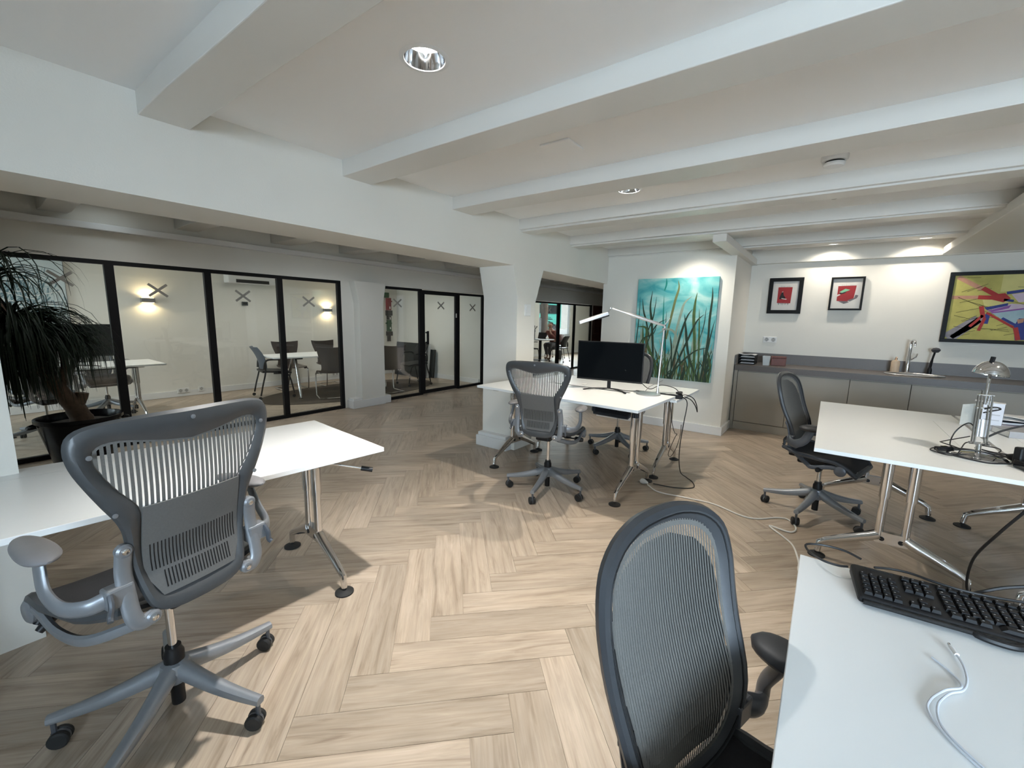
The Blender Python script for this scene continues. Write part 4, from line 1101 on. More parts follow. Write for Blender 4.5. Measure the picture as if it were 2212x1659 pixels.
def plug(label, loc, az, mt=BLACKP, s=1.0, tilt=0):
    t = thing('plug', label, 'plug', loc, math.radians(az))
    bm = BM(); lathe(bm, [(0, -.018*s), (.018*s, -.018*s), (.020*s, 0), (.014*s, .016*s), (.007*s, .034*s), (0, .036*s)], 14, (0, 0, 0), (1, 0, 0))
    obj('body', bm, mt, t, smooth=True)
    bm = BM(); cyl(bm, (-.018*s, -.0095, 0), (-.036*s, -.0095, 0), .0025, 8); cyl(bm, (-.018*s, .0095, 0), (-.036*s, .0095, 0), .0025, 8)
    obj('pins', bm, ALU, t)
    return t
plug('black plug stuck in the end of the power strip on the middle desks', (3.868, 1.01, .815), 90)
zt = .765
cable('cable', [(3.67, 1.45, 1.0), (3.73, 1.36, .93), (3.82, 1.27, .83), (3.86, 1.18, .87), (3.87, 1.06, .855), (3.865, 1.0, .80)], .0035, CABB, 'black cable rising behind the monitor and looping over the lamp foot', 'cable')
cable('cable', [(3.63, 1.66, .806), (3.72, 1.58, .81), (3.80, 1.46, .79), (3.835, 1.38, .795)], .003, CABB, 'thin black cable between monitor foot and power strip', 'cable')
cable('cable', [(3.865, 1.0, .80), (3.90, .955, .80), (3.965, .915, .765), (4.03, .90, .70), (4.06, .895, .63), (4.00, .90, .69), (3.93, .925, .755), (3.87, .97, .79)], .0042, CABB, 'black cable loop hanging over the desk edge below the painting', 'cable')
cable('cable', [(3.87, .99, .79), (3.90, .95, .73), (3.88, .96, .55), (3.90, .98, .35), (3.95, .99, .18), (4.0, .98, .05), (4.02, .93, .008), (3.93, .85, .006), (3.80, .82, .006), (3.70, .95, .006), (3.66, 1.12, .010)], .0042, CABB, 'long black cable falling from the power strip down to the floor', 'cable')
cable('cable', [(3.64, 1.03, .775), (3.66, 1.02, .70), (3.74, 1.02, .56), (3.84, 1.02, .46), (3.92, 1.02, .43), (3.90, 1.03, .40), (3.83, 1.04, .33), (3.80, 1.05, .26), (3.86, 1.04, .23), (3.94, 1.02, .30), (3.96, 1.0, .42), (3.92, .99, .52)], .003, CABB, 'thin black cable tangled around the legs of the slightly lower desk', 'cable')
plug('white plug joint lying on the floor beside the desk foot', (3.625, 1.195, .022), -105, mat('white_plastic', (.72, .72, .70), .4), 1.25)
cable('extension_cord', [(3.60, 1.15, .012), (3.515, 1.03, .006), (3.54, .815, .006), (3.556, .604, .006), (3.47, .392, .006), (3.492, .281, .006), (3.60, .175, .006), (3.62, .10, .006), (3.50, .045, .006), (3.40, .075, .007), (3.41, .20, .011), (3.30, .11, .006), (3.20, .046, .006), (3.0, .003, .006), (2.80, -.02, .006), (2.3, -.2, .006)], .0055, CABW, 'long white cord looped across the floor to the right', 'cord')
tag(obj('paper_scrap', shell(BM(), lambda u, v: (-.03+.06*u, -.02+.04*v, .004+.006*math.sin(u*3)), 4, 3, .002), PAPER, loc=(4.02, 2.02, .765)), 'small white paper scrap on the desk left of the monitor', 'paper')

# ---------------------------------------------------------------- dome lamp desk
def dome_lamp():
    B = Vector((3.225, -.697, .764))
    t = thing('desk_lamp', 'chrome dome desk lamp with slim rod frame, cables wound around its foot', 'lamp', tuple(B))
    obj('base', lathe(BM(), [(0, 0), (.113, 0), (.116, .004), (.108, .012), (.06, .020), (.018, .026), (0, .027)], 40), CHROME, t, smooth=True)
    cx, cy = .012, 0.0
    dirs = Vector((.2, -.98, 0)).normalized(); fwv = Vector((.98, .2, 0))
    bm = BM(); cyl(bm, (0, 0, .02), (cx, cy, .07), .012, 12); tube(bm, [dirs*-.04+Vector((cx, cy, .075)), dirs*.04+Vector((cx, cy, .075))], .007, 8)
    obj('pivot', bm, CHROME, t, smooth=True)
    tops = Vector((.055, .0, .33))
    for k, (s, f) in enumerate(((-1, -1), (1, -1), (-1, 1), (1, 1))):
        a = Vector((cx, cy, .07))+dirs*s*.024+fwv*f*.012; b = tops+dirs*s*.021+fwv*f*.014
        obj('rod', tube(BM(), [a, b], .0045, 8), CHROME, t, smooth=True)
    bm = BM(); cyl(bm, (.02, 0, .11), (.036, 0, .20), .021, 16)
    obj('counterweight', bm, ALU, t, smooth=True)
    for dz, hl_, w_ in ((0, .030, .022), (-.07, .034, .012)):
        obj('cross_plate', bar_bm(tops+dirs*-hl_+Vector((0, 0, dz)), tops+dirs*hl_+Vector((0, 0, dz)), w_, .006), CHROME, t)
    hb = Vector((.075, -.005, .40)); hp = Vector((.105, -.012, .47))
    obj('upper_arm', tube(BM(), smoothpts([tops+Vector((-.006, 0, -.05)), hb, hp], 4), .0075, 10), CHROME, t, smooth=True)
    ax = Vector((.12, -.14, 1)).normalized()
    R_ = .070
    prof = [(R_*math.sin(q), R_*1.05*math.cos(q)) for q in [PI/2*k/12 for k in range(12, -1, -1)]]
    prof2 = [(max(0, r-.003), max(0, h-.003)) for r, h in prof][::-1]
    hd = obj('dome_head', lathe(BM(), prof+prof2, 40, hp+Vector((0, 0, -.035)), ax), CHROME, t, smooth=True)
    bm = tube(BM(), smoothpts([hp+ax*.02+Vector((-.02, .012, 0)), hp+ax*.05+Vector((-.022, .012, 0)), hp+ax*.062+Vector((-.022, .012, 0))], 3), .010, 8)
    obj('switch_knob', bm, BLACKP, hd, smooth=True)
    obj('inner_bulb', lathe(BM(), [(0, -.01), (.028, 0), (.030, .03), (0, .05)], 16, hp+Vector((0, 0, -.03)), ax), mat('white_bulb', (.7, .7, .68), .3), hd, smooth=True)
dome_lamp()
zd = .769
def ring(cx, cy, r, z, a0, a1, n, wob=.006, seed=0):
    q = random.Random(seed)
    return [(cx+(r+q.uniform(-wob, wob))*math.cos(a0+(a1-a0)*i/n), cy+(r+q.uniform(-wob, wob))*math.sin(a0+(a1-a0)*i/n)*1.05, z+q.uniform(0, .006)) for i in range(n+1)]
cable('cable', ring(3.215, -.69, .135, zd+.006, 2.4, 8.4, 14, .012, 1)+[(3.24, -.80, .785), (3.25, -.87, .785)], .004, CABB, 'thick black cable coiled around the foot of the dome lamp', 'cable')
cable('cable', [(3.24, -.66, .87)]+ring(3.25, -.68, .10, .81, 1.0, 6.4, 10, .02, 2)+[(3.15, -.60, .775), (3.20, -.52, .772), (3.27, -.53, .772), (3.29, -.56, .775)], .003, CABB, 'black switch cord of the dome lamp', 'cable')
t = thing('inline_switch', 'black inline cord switch lying left of the dome lamp foot', 'switch', (3.265, -.575, .768), math.radians(-52))
obj('body', box(BM(), -.045, .045, -.014, .014, 0, .022), BLACKP, t, bevel=.006)
obj('rocker', box(BM(), -.015, .015, -.006, .006, .022, .026), BLACKG, t)
cable('cable', [(3.26, -.69, .90), (3.31, -.66, .93), (3.33, -.62, .87), (3.28, -.60, .80), (3.20, -.63, .80)], .0032, CABB, 'black cable loop sticking out beside the lamp rods', 'cable')
cable('cable', [(3.275, -.70, 1.02), (3.27, -.735, 1.035), (3.285, -.76, 1.025), (3.29, -.73, 1.01), (3.275, -.70, 1.00)], .004, CABB, 'black cable tied to the upper part of the dome lamp', 'cable')
cable('cable', [(3.27, -.72, .865), (3.30, -.80, .92), (3.32, -.92, .97), (3.33, -1.05, .985), (3.33, -1.25, .97)], .005, CABB, 'black cable arching from the dome lamp out to the right', 'cable')
cable('cable', [(3.30, -.70, .80), (3.36, -.80, .775), (3.40, -.95, .772), (3.42, -1.2, .772)], .0045, CABB, 'black cable running along the desks to the right', 'cable')
t = plug('black plug lying beside the dome lamp foot', (3.235, -.83, .790), 30, BLACKP, 1.1)
t = thing('power_adapter', 'black power adapter block at the right edge of the dome lamp desk', 'power adapter', (3.09, -.845, .764), math.radians(20))
obj('body', box(BM(), -.05, .05, -.03, .03, .002, .042), BLACKG, t, bevel=.005)
obj('upright_plug', box(BM(), .055, .10, -.035, .005, .002, .095), BLACKP, t, bevel=.008)
cable('cable', [(3.045, -.85, .785), (2.98, -.845, .79), (2.86, -.83, .755), (2.83, -.80, .66), (2.87, -.74, .50), (2.98, -.70, .30), (3.08, -.72, .10), (3.16, -.78, .015), (3.2, -.90, .010), (3.15, -1.05, .010), (3.0, -1.2, .01)], .006, CABB, 'thick dark cable hanging from the dome lamp desk to the floor', 'cable')
t = thing('carton', 'upright white product carton behind the dome lamp', 'box', (4.18, -.935, .764), math.radians(-12))
obj('carton_body', box(BM(), -.035, .035, -.048, .048, 0, .185), mat('white_carton', (.66, .68, .74), .5, noise=.03), t, bevel=.001)
bm = BM(); box(bm, -.0358, -.0352, -.014, .014, .135, .160); box(bm, -.0358, -.0352, -.034, .034, .105, .111); box(bm, -.0358, -.0352, -.034, .034, .070, .075); box(bm, -.0358, -.0352, -.034, .034, .03, .036)
obj('label_print', bm, mat('grey_print', (.42, .43, .47), .6), t)
obj('dark_side', box(BM(), -.034, .034, -.0492, -.0482, .004, .181), mat('dark_blue_carton', (.04, .045, .07), .5), t)
obj('flap', shell(BM(), lambda u, v: (-.035+.07*u, -.05+.14*v, .186+.004*v), 3, 3, .002), PAPER, t)
tag(obj('leaflet', shell(BM(), lambda u, v: (-.005+.05*u*u, .06-.11*u, .002+.145*v+.02*u), 6, 4, .0012), mat('grey_leaflet', (.50, .50, .46), .7, noise=.1, nscale=60), loc=(4.24, -.86, .765)), 'curled standing leaflet left of the white carton', 'leaflet')
rr = random.Random(4)
MAGC = [mat('magazine_blue', (.07, .08, .14), .45, noise=.3, nscale=15), mat('magazine_lilac', (.33, .29, .36), .45, noise=.2, nscale=15), mat('magazine_dark', (.035, .035, .05), .4, noise=.3, nscale=15), PAPER, mat('magazine_grey', (.36, .36, .37), .5, noise=.2, nscale=15)]
ML = ['thick dark blue brochure at the bottom of the pile', 'lilac brochure second from the bottom of the pile', 'dark magazine in the middle of the pile', 'loose white papers on the brochure pile', 'crumpled white papers on top of the brochure pile']
for k in range(5):
    zz = .766+.016*k
    t = thing('brochure', ML[k]+' right of the white carton', 'brochure', (4.36+rr.uniform(-.04, .04), -1.12+rr.uniform(-.03, .03), zz), math.radians(rr.uniform(-25, 25)), 'pile of brochures on the rear desk')
    if k < 3:
        obj('pages', box(BM(), -.10, .10, -.14, .14, .001, .0125), PAPER, t); obj('cover', box(BM(), -.103, .103, -.143, .143, .0125, .015), MAGC[[0, 1, 2][k]], t)
    else:
        obj('sheets', shell(BM(), lambda u, v: (-.10+.2*u, -.14+.28*v, .004+.012*math.sin(u*5+k)*math.sin(v*4+1)+.012), 8, 8, .003), PAPER, t)
t = thing('book', 'grey closed book lying in front of the brochure pile', 'book', (4.07, -1.075, .765), math.radians(14))
obj('pages', box(BM(), -.085, .085, -.125, .125, .003, .036), PAPER, t); obj('cover', box(BM(), -.088, .088, -.128, .128, .036, .040), MAGC[4], t); obj('spine', box(BM(), -.090, -.086, -.128, .128, .0, .040), MAGC[4], t)

# ---------------------------------------------------------------- keyboard desk
def keyboard():
    a = Vector((1.455, -.115)); d = Vector((-.08, -1)).normalized()
    d = (Vector((1.47, -.455))-Vector((1.44, -.113))).normalized()
    az = math.atan2(d.y, d.x)
    t = thing('keyboard', 'black full size keyboard on the white desk in the right foreground', 'keyboard', (1.437, -.113, .765), az)
    Lk, Wk = .46, .150      # local x along the keys (numpad first), local -y towards the camera... depth
    def zt_(y): return .034-.012*(1-(y/Wk))
    bm = BM()
    v = [bm.verts.new(p) for p in ((0, -Wk, .004), (Lk, -Wk, .004), (Lk, 0, .004), (0, 0, .004), (0, -Wk, .022), (Lk, -Wk, .022), (Lk, 0, .036), (0, 0, .036))]
    for q in ((0, 1, 2, 3), (4, 5, 6, 7), (0, 1, 5, 4), (1, 2, 6, 5), (2, 3, 7, 6), (3, 0, 4, 7)): bm.faces.new([v[i] for i in q])
    obj('case', bm, BLACKP, t, bevel=.009, seg=3)
    obj('front_lip', tube(BM(), [(.01, -Wk-.001, .012), (Lk-.01, -Wk-.001, .012)], .008, 8, flat=.8), BLACKG, t, smooth=True)
    KEY = mat('black_key', (.010, .010, .011), .5, spec=.2, noise=.15, nscale=60); LEG = mat('key_legend', (.30, .30, .31), .5)
    def zk(y): return .022+.014*(y+Wk)/Wk
    def keycap():
        bm = BM(); v = []
        for h, z in ((.0083, 0), (.0066, .0075)):
            v.append([bm.verts.new((sx*h, sy*h, z)) for sx, sy in ((-1, -1), (1, -1), (1, 1), (-1, 1))])
        for k in range(4): bm.faces.new((v[0][k], v[0][(k+1) % 4], v[1][(k+1) % 4], v[1][k]))
        bm.faces.new(v[1]); bmesh.ops.recalc_face_normals(bm, faces=bm.faces)
        q = [bm.verts.new((x, y, .0077)) for x, y in ((-.004, .001), (-.001, .001), (-.001, .004), (-.004, .004))]
        bm.faces.new(q).material_index = 1
        me = bpy.data.meshes.new('key'); bm.to_mesh(me); bm.free(); me.materials.append(KEY); me.materials.append(LEG); return me
    km = keycap()
    def key(x, y, sx=1, sy=1):
        o = link('key', km, t); o.location = (x, y, zk(y)); o.scale = (sx, sy, 1); o.rotation_euler = (math.atan(.014/Wk), 0, 0)
    P_ = .0187; y0 = -Wk+.024
    for r in range(5):
        yy = y0+r*P_
        for c in range(4): key(.022+c*P_, yy)
        if r in (3, 4):
            for c in range(3): key(.108+c*P_, yy)
        if r == 0:
            for c in range(3): key(.108+c*P_, yy)
        if r == 1: key(.108+P_, yy)
        if r == 0:
            key(.18, yy, 1.2); key(.203, yy, 1.2); key(.227, yy, 1.2); key(.300, yy, 6); key(.372, yy, 1.2); key(.396, yy, 1.2); key(.42, yy, 1.2)
        else:
            n = 13
            for c in range(n): key(.176+c*P_+(.004 if c else 0), yy, 1.35 if c == 0 else 1)
            key(.176+n*P_+.010, yy, 1.5)
    yy = y0+5.35*P_
    for c in range(3): key(.108+c*P_, yy)
    for c in range(13): key(.176+c*.0202, yy, 1, .85)
    bm = BM(); box(bm, .03, .09, -.014, -.008, zk(-.011)-.002, zk(-.011)+.001)
    obj('indicator_strip', bm, BLACKG, t)
    obj('front_bulge', tube(BM(), smoothpts([(.20, -Wk-.004, .012), (.225, -Wk-.012, .010), (.26, -Wk-.013, .010), (.285, -Wk-.004, .012)], 4), [.004]+[.0075]*11+[.004], 8), BLACKP, t, smooth=True)
    obj('foot', box(BM(), .03, .43, -.02, -.004, .0003, .005), RUBBER, t)
keyboard()
cable('cable', [(1.425, -.108, .790), (1.405, -.085, .795), (1.40, -.05, .80), (1.435, -.018, .80), (1.475, -.012, .80), (1.50, -.05, .80), (1.502, -.10, .80), (1.487, -.14, .795)], .0032, CABB, 'black cable looping over the desk corner beside the keyboard', 'cable')
cable('cable', [(1.445, -.165, .800), (1.466, -.20, .799), (1.466, -.24, .802), (1.448, -.28, .805), (1.440, -.33, .806), (1.452, -.39, .806), (1.475, -.46, .806), (1.49, -.6, .81)], .0032, CABB, 'black cable lying along the rear edge of the keyboard', 'cable')
cable('cable', [(1.478, -.36, .79), (1.50, -.42, .82), (1.52, -.50, .84), (1.53, -.6, .83)], .004, CABB, 'dark cable rising behind the keyboard at the right frame edge', 'cable')
WC = mat('white_charger_cable', (.60, .63, .68), .4, noise=.03)
t = thing('charging_cable', 'white charging cable with slim plug lying on the right foreground desk', 'cable', (0, 0, 0))
obj('cord', tube(BM(), smoothpts([(1.203, -.284, .772), (1.171, -.290, .770), (1.125, -.288, .769), (1.085, -.276, .769), (1.062, -.256, .769), (1.040, -.243, .769), (1.012, -.231, .769), (.975, -.226, .769), (.944, -.233, .769), (.905, -.262, .769), (.86, -.31, .769)], 6), .0021, 8), WC, t, smooth=True)
obj('cord', tube(BM(), smoothpts([(1.159, -.243, .769), (1.135, -.262, .769), (1.11, -.274, .769), (1.085, -.272, .772), (1.064, -.252, .773), (1.047, -.238, .770), (1.018, -.222, .769), (.985, -.214, .769), (.945, -.226, .769), (.90, -.258, .769), (.85, -.31, .769)], 6), .0021, 8), WC, t, smooth=True)
bm = BM(); d = (Vector((1.217, -.281, .772))-Vector((1.203, -.284, .772))).normalized()
cyl(bm, (1.196, -.2855, .772), (1.222, -.280, .772), .0042, 12)
obj('connector', bm, mat('white_connector', (.80, .80, .80), .3), t, smooth=True)
obj('contact_tip', cyl(BM(), (1.222, -.280, .772), (1.230, -.278, .772), .0026, 8), CHROME, t)

# ---------------------------------------------------------------- corridor: potted plant, corridor lamp, added fill lamps
def plant():
    bx, by = .70, 5.50
    p = thing('plant_pot', 'large black glazed plant pot in the corridor by the glass partition', 'pot', (bx, by, 0))
    obj('pot_wall', lathe(BM(), [(0, 0), (.185, 0), (.20, .02), (.285, .43), (.300, .44), (.300, .47), (.278, .47), (.268, .44), (.262, .40)], 36), POTB, p, smooth=True)
    obj('soil', lathe(BM(), [(.262, .40), (.2, .415), (.1, .42), (0, .415)], 30), SOIL, p, smooth=True)
    for s in (-1, 1):
        obj('lug', tube(BM(), smoothpts([(s*.285, -.05, .42), (s*.325, -.03, .41), (s*.325, .03, .41), (s*.285, .05, .42)], 4), .014, 8), POTB, p, smooth=True)
    t = thing('ponytail_palm', 'tall dark palm with thick leaning trunk and drooping narrow leaves', 'plant', (bx, by, .41))
    tr = BM()
    tube(tr, smoothpts([(.02, 0, -.02), (-.005, 0, .08), (-.04, -.01, .17), (-.10, -.02, .30), (-.165, -.04, .45), (-.24, -.06, .62), (-.33, -.08, .78)], 4), [.085]*3+[.075]*4+[.066]*4+[.058]*4+[.048]*4+[.038]*4+[.03]*2, 12)
    tube(tr, smoothpts([(-.03, -.01, .16), (.02, .0, .22), (.035, .0, .27)], 3), [.055]*3+[.048]*4, 10)
    tube(tr, smoothpts([(-.10, -.02, .30), (-.08, -.03, .40), (-.06, -.05, .55), (-.06, -.07, .7)], 3), [.03]*4+[.022]*6, 8)
    obj('trunk', tr, BARK, t, smooth=True)
    rg = random.Random(31)
    def crown(name, c, n, lmin, lmax, spread=1.0, rise=.30):
        bm = BM(); c = Vector(c)
        for k in range(n):
            a = rg.uniform(0, 2*PI); l = rg.uniform(lmin, lmax)
            d = Vector((math.cos(a), math.sin(a), 0)); e = rg.uniform(.25, 1.25)
            pts = []; M_ = 8; pos = c+Vector((rg.uniform(-.03, .03), rg.uniform(-.03, .03), rg.uniform(-.05, .06))); ang = e
            for i in range(M_+1):
                pts.append(pos.copy()); pos = pos+(d*math.cos(ang)+Vector((0, 0, math.sin(ang))))*l/M_
                ang = max(-1.5, ang-rg.uniform(.30, .46)*spread)
            s = Vector((-d.y, d.x, 0)); wd = rg.uniform(.005, .010); prev = None
            for i, q in enumerate(pts):
                ww = wd*(1-.85*(i/M_)**2)
                row = [bm.verts.new(q+s*ww), bm.verts.new(q-Vector((0, 0, ww*.7))), bm.verts.new(q-s*ww)]
                if prev:
                    bm.faces.new((prev[0], prev[1], row[1], row[0])); bm.faces.new((prev[1], prev[2], row[2], row[1]))
                prev = row
        o = obj(name, bm, LEAF, t, smooth=True); o['kind'] = 'stuff'
    crown('foliage', (-.34, -.08, .82), 560, .55, .95)
    crown('foliage', (-.07, -.08, .72), 150, .40, .62)
    crown('foliage', (-.42, -.02, .55), 420, .40, .72, 1.15)
    crown('foliage', (-.40, -.10, 1.25), 90, .5, .9)
    obj('upper_stem', tube(BM(), smoothpts([(-.33, -.08, .76), (-.37, -.09, 1.0), (-.40, -.10, 1.27)], 4), [.028]*5+[.02]*4, 8), BARK, t, smooth=True)
plant()
t = thing('corridor_downlight', 'bright corridor ceiling light peeking below the lintel, upper left', 'downlight', (1.12, 5.62, 2.45))
obj('trim_ring', lathe(BM(), [(.070, .0), (.072, -.006), (.085, -.004), (.085, 0)], 28), MATS['white_ring'], t)
obj('lens', lathe(BM(), [(0, -.012), (.06, -.010), (.071, -.003)], 28), mat('corridor_lamp_glow', (1, 1, 1), .5, emit=(.8, .93, 1), estr=9), t)
for i, x in enumerate((1.2, 3.3, 5.4, 8.4, 10.5)):  # unseen lamps, added to brighten the corridor
    t = thing('added_corridor_light', ['added unseen corridor light nearest the palm', 'added unseen corridor light before the pilaster', 'added unseen corridor light before the glass door', 'added unseen corridor light beyond the column', 'added unseen corridor light before the red brown door'][i], 'downlight', (x, 4.95, 2.45), 0, 'added corridor fill lamps')
    obj('trim_ring', lathe(BM(), [(.070, .0), (.072, -.006), (.085, -.004), (.085, 0)], 28), MATS['white_ring'], t)
    obj('lens', lathe(BM(), [(0, -.008), (.06, -.007), (.071, -.003)], 28), MATS['corridor_lamp_glow'], t)
    spot('added_corridor_beam', (x, 4.95, 2.42), (26, 18, 5, 2.5, 2.5)[i], (.95, .97, 1), 155, .8, .06)

# ---------------------------------------------------------------- left glass room
WR = 8.795
def sconce(label, x, z, pw=4.0):
    t = thing('wall_sconce', label, 'wall lamp', (x, WR, z), 0, 'up and down wall sconces')
    obj('housing', box(BM(), -.085, .085, -.085, -.001, -.035, .035), mat('grey_sconce_metal', (.28, .27, .27), .4, .5), t, bevel=.004)
    obj('upper_lens', box(BM(), -.07, .07, -.075, -.012, .0352, .0372), SCGLOW, t)
    obj('lower_lens', box(BM(), -.07, .07, -.075, -.012, -.0372, -.0352), SCGLOW, t)
    spot('sconce_up', (x, WR-.055, z+.045), pw, (1, .78, .46), 158, .35, .015, (x, WR-.04, z+1))
    spot('sconce_down', (x, WR-.055, z-.045), pw, (1, .78, .46), 158, .35, .015, (x, WR-.04, z-1))
sconce('warm glowing wall sconce behind the second glass pane from the left', 2.05, 1.60)
sconce('warm glowing wall sconce behind the pane beside the pilaster', 5.08, 1.52)
t = thing('air_conditioner', 'white split air conditioner high on the wall behind the third glass pane', 'air conditioner', (3.56, WR, 1.955))
obj('housing', box(BM(), -.41, .41, -.20, 0, .0, .285), TRIM, t, bevel=.02, seg=3)
obj('vent_slot', box(BM(), -.28, .28, -.204, -.199, .012, .075), BLACKP, t)
obj('louvre', box(BM(), -.28, .28, -.207, -.203, .070, .076), TRIM, t)
t = thing('thermostat', 'small dark thermostat on the wall under the air conditioner', 'thermostat', (3.47, WR, 1.60))
obj('casing', box(BM(), -.05, .05, -.02, 0, -.035, .035), mat('dark_grey_plastic', (.05, .055, .06), .4), t, bevel=.004)
obj('display', box(BM(), -.035, .035, -.0215, -.0205, -.018, .022), SCREEN, t)
t = thing('snow_painting', 'pale blue winter painting behind the first glass pane', 'picture', (.50, WR, 1.16))
SN = mat('pale_blue_canvas', (.56, .62, .62), .7, noise=.10, nscale=3)
obj('canvas', box(BM(), -.65, .65, -.035, 0, 0, .94), SN, t)
obj('edge', box(BM(), .65, .656, -.038, 0, 0, .94), mat('grey_edge', (.12, .12, .12), .5), t)
bm = BM(); rg = random.Random(9)
for k in range(420):
    a = rg.gauss(0, 1); b = rg.gauss(0, 1); x = max(-.63, min(.63, .16+.21*a)); z = max(.02, min(.92, .50+.17*b-.25*abs(a)*.3))
    q = rg.uniform(.2, 1.9); l = rg.uniform(.02, .075); wd = rg.uniform(.004, .014)
    dx, dz = math.cos(q)*l, math.sin(q)*l; nx_, nz_ = -math.sin(q)*wd/2, math.cos(q)*wd/2
    f = [(x-dx+nx_, z-dz+nz_), (x+dx+nx_, z+dz+nz_), (x+dx-nx_, z+dz-nz_), (x-dx-nx_, z-dz-nz_)]
    if all(-.65 < p < .65 and 0 < r < .94 for p, r in f):
        bm.faces.new([bm.verts.new((p, -.0355-.00001*k, r)) for p, r in f]).material_index = rg.choice([0, 0, 1, 2])
for (x0, z0, x1, z1) in ((-.2, .56, .36, .40), (.20, .64, .26, .36), (.1, .66, .34, .66), (-.1, .44, .24, .34), (.05, .30, .42, .30), (.3, .44, .60, .52), (.24, .36, .27, .26), (.12, .50, .30, .50), (-.3, .5, .1, .36)):
    bar(bm, (x0, -.0405, z0), (x1, -.0405, z1), .014, .001, (0, 1, 0), 3)
o = obj('painted_strokes', bm, [mat('teal_wash', (.10, .19, .22), .7, noise=.3, nscale=30), mat('slate_wash', (.16, .25, .29), .7, noise=.3, nscale=30), mat('mist_wash', (.36, .47, .50), .7), mat('snow_white', (.70, .71, .69), .7)], t); o['kind'] = 'stuff'
socket('white double wall socket above the baseboard behind the second glass pane', (2.40, 8.78, .10), PI/2)
socket('white single wall socket beside the double one behind the second glass pane', (2.66, 8.78, .10), PI/2, 1)
socket('white double wall socket behind the meeting table legs', (5.2, 8.78, .12), PI/2)
desk('white desk with a monitor inside the left glass room', .95, 7.55, 0, 1.7, .8, .74, .60)
monitor('wide black monitor seen from the front inside the left glass room, behind the palm', .98, 7.38, .74, -96, .80, .40, .12)
office_chair('grey mesh swivel chair behind the desk inside the left glass room', 1.32, 8.02, -88, .49, 20, PAL1)
office_chair('grey mesh swivel chair behind the palm inside the left glass room', .62, 6.86, 100, .49, 50, PAL1)

# meeting table and visitor chairs
t = thing('meeting_table', 'long white boat shaped meeting table on chrome legs in the glass rooms', 'table', (4.40, 7.32, 0), math.radians(-4))
pts = [(-1.22, -.33), (-.6, -.43), (0, -.46), (.6, -.43), (1.28, -.30), (1.28, .30), (.6, .43), (0, .46), (-.6, .43), (-1.22, .33)]
obj('tabletop', prism(BM(), [(x, y, .712) for x, y in pts], (0, 0, .022)), WHITE_TOP, t, bevel=.003)
for s in (-1, 1):
    for q in (-1, 1):
        lg = obj('leg', tube(BM(), [(s*.78, q*.05, .70), (s*.82, q*.28, .10), (s*.82, q*.29, .02)], [.026, .022, .018], 10), CHROME, t, smooth=True)
        obj('foot_disc', lathe(BM(), [(0, 0), (.04, 0), (.03, .015), (0, .02)], 16, (s*.82, q*.29, .009)), RUBBER, lg)
    obj('cross_bracket', box(BM(), s*.78-.04, s*.78+.04, -.25, .25, .675, .711), BLACKP, t)
bm = BM(); bm.faces.new([bm.verts.new((1.75*math.cos(a), .88*math.sin(a), .010)) for a in [2*PI*k/64 for k in range(64)]]); r = bmesh.ops.extrude_face_region(bm, geom=bm.faces[:]); bmesh.ops.translate(bm, vec=(0, 0, -.009), verts=[v for v in r['geom'] if isinstance(v, bmesh.types.BMVert)])
tag(obj('rug', bm, RUG, loc=(4.72, 7.22, 0)), 'large oval brown rug under the meeting table', 'rug')
def shell_chair(label, x, y, az):
    t = thing('shell_chair', label, 'chair', (x, y, .010), math.radians(az), 'dark wood shell chairs at the meeting table')
    def bk(u, v):
        z = .44+.44*v; hw = lerp([(0, .19), (.18, .165), (.4, .175), (.75, .225), (1, .245)], v); q = u*2-1
        return (-.215-.10*v+.05*q*q, q*hw, z+(.02*q*q if v > .9 else 0))
    obj('backrest', shell(BM(), bk, 10, 10, .011), PLY, t, smooth=True)
    def st(u, v):
        q = v*2-1; return (-.215+.45*u, q*(.19+.04*math.sin(u*PI)), .44-.018*math.sin(u*PI)+.012*q*q-.03*max(0, u-.8)*5*.5)
    obj('seat', shell(BM(), st, 10, 8, .011), PLY, t, smooth=True)
    for s in (-1, 1):
        obj('side_frame', tube(BM(), smoothpts([(-.20, s*.17, .43), (.10, s*.20, .425), (.19, s*.215, .40), (.20, s*.22, .30), (.185, s*.22, .06), (.15, s*.22, .015), (-.05, s*.22, .012), (-.24, s*.22, .012)], 5), .0115, 10), CHROME, t, smooth=True)
        obj('pad_knob', lathe(BM(), [(0, -.02), (.022, -.018), (.022, .018), (0, .02)], 12, (.15, s*.19, .415), (0, 1, 0)), RUBBER, t, smooth=True)
    obj('floor_bar', tube(BM(), [(-.235, -.22, .012), (-.235, .22, .012)], .011, 8), CHROME, t, smooth=True)
shell_chair('dark wood shell chair at the far side of the meeting table, left one', 3.95, 8.15, -95)
shell_chair('dark wood shell chair at the far side of the meeting table, right one', 4.72, 8.10, -88)
shell_chair('dark wood shell chair with its back to us, behind the last glass pane', 4.02, 6.92, 68)
shell_chair('dark wood shell chair, back to us, behind the pane right of the pilaster', 4.98, 6.62, 80)
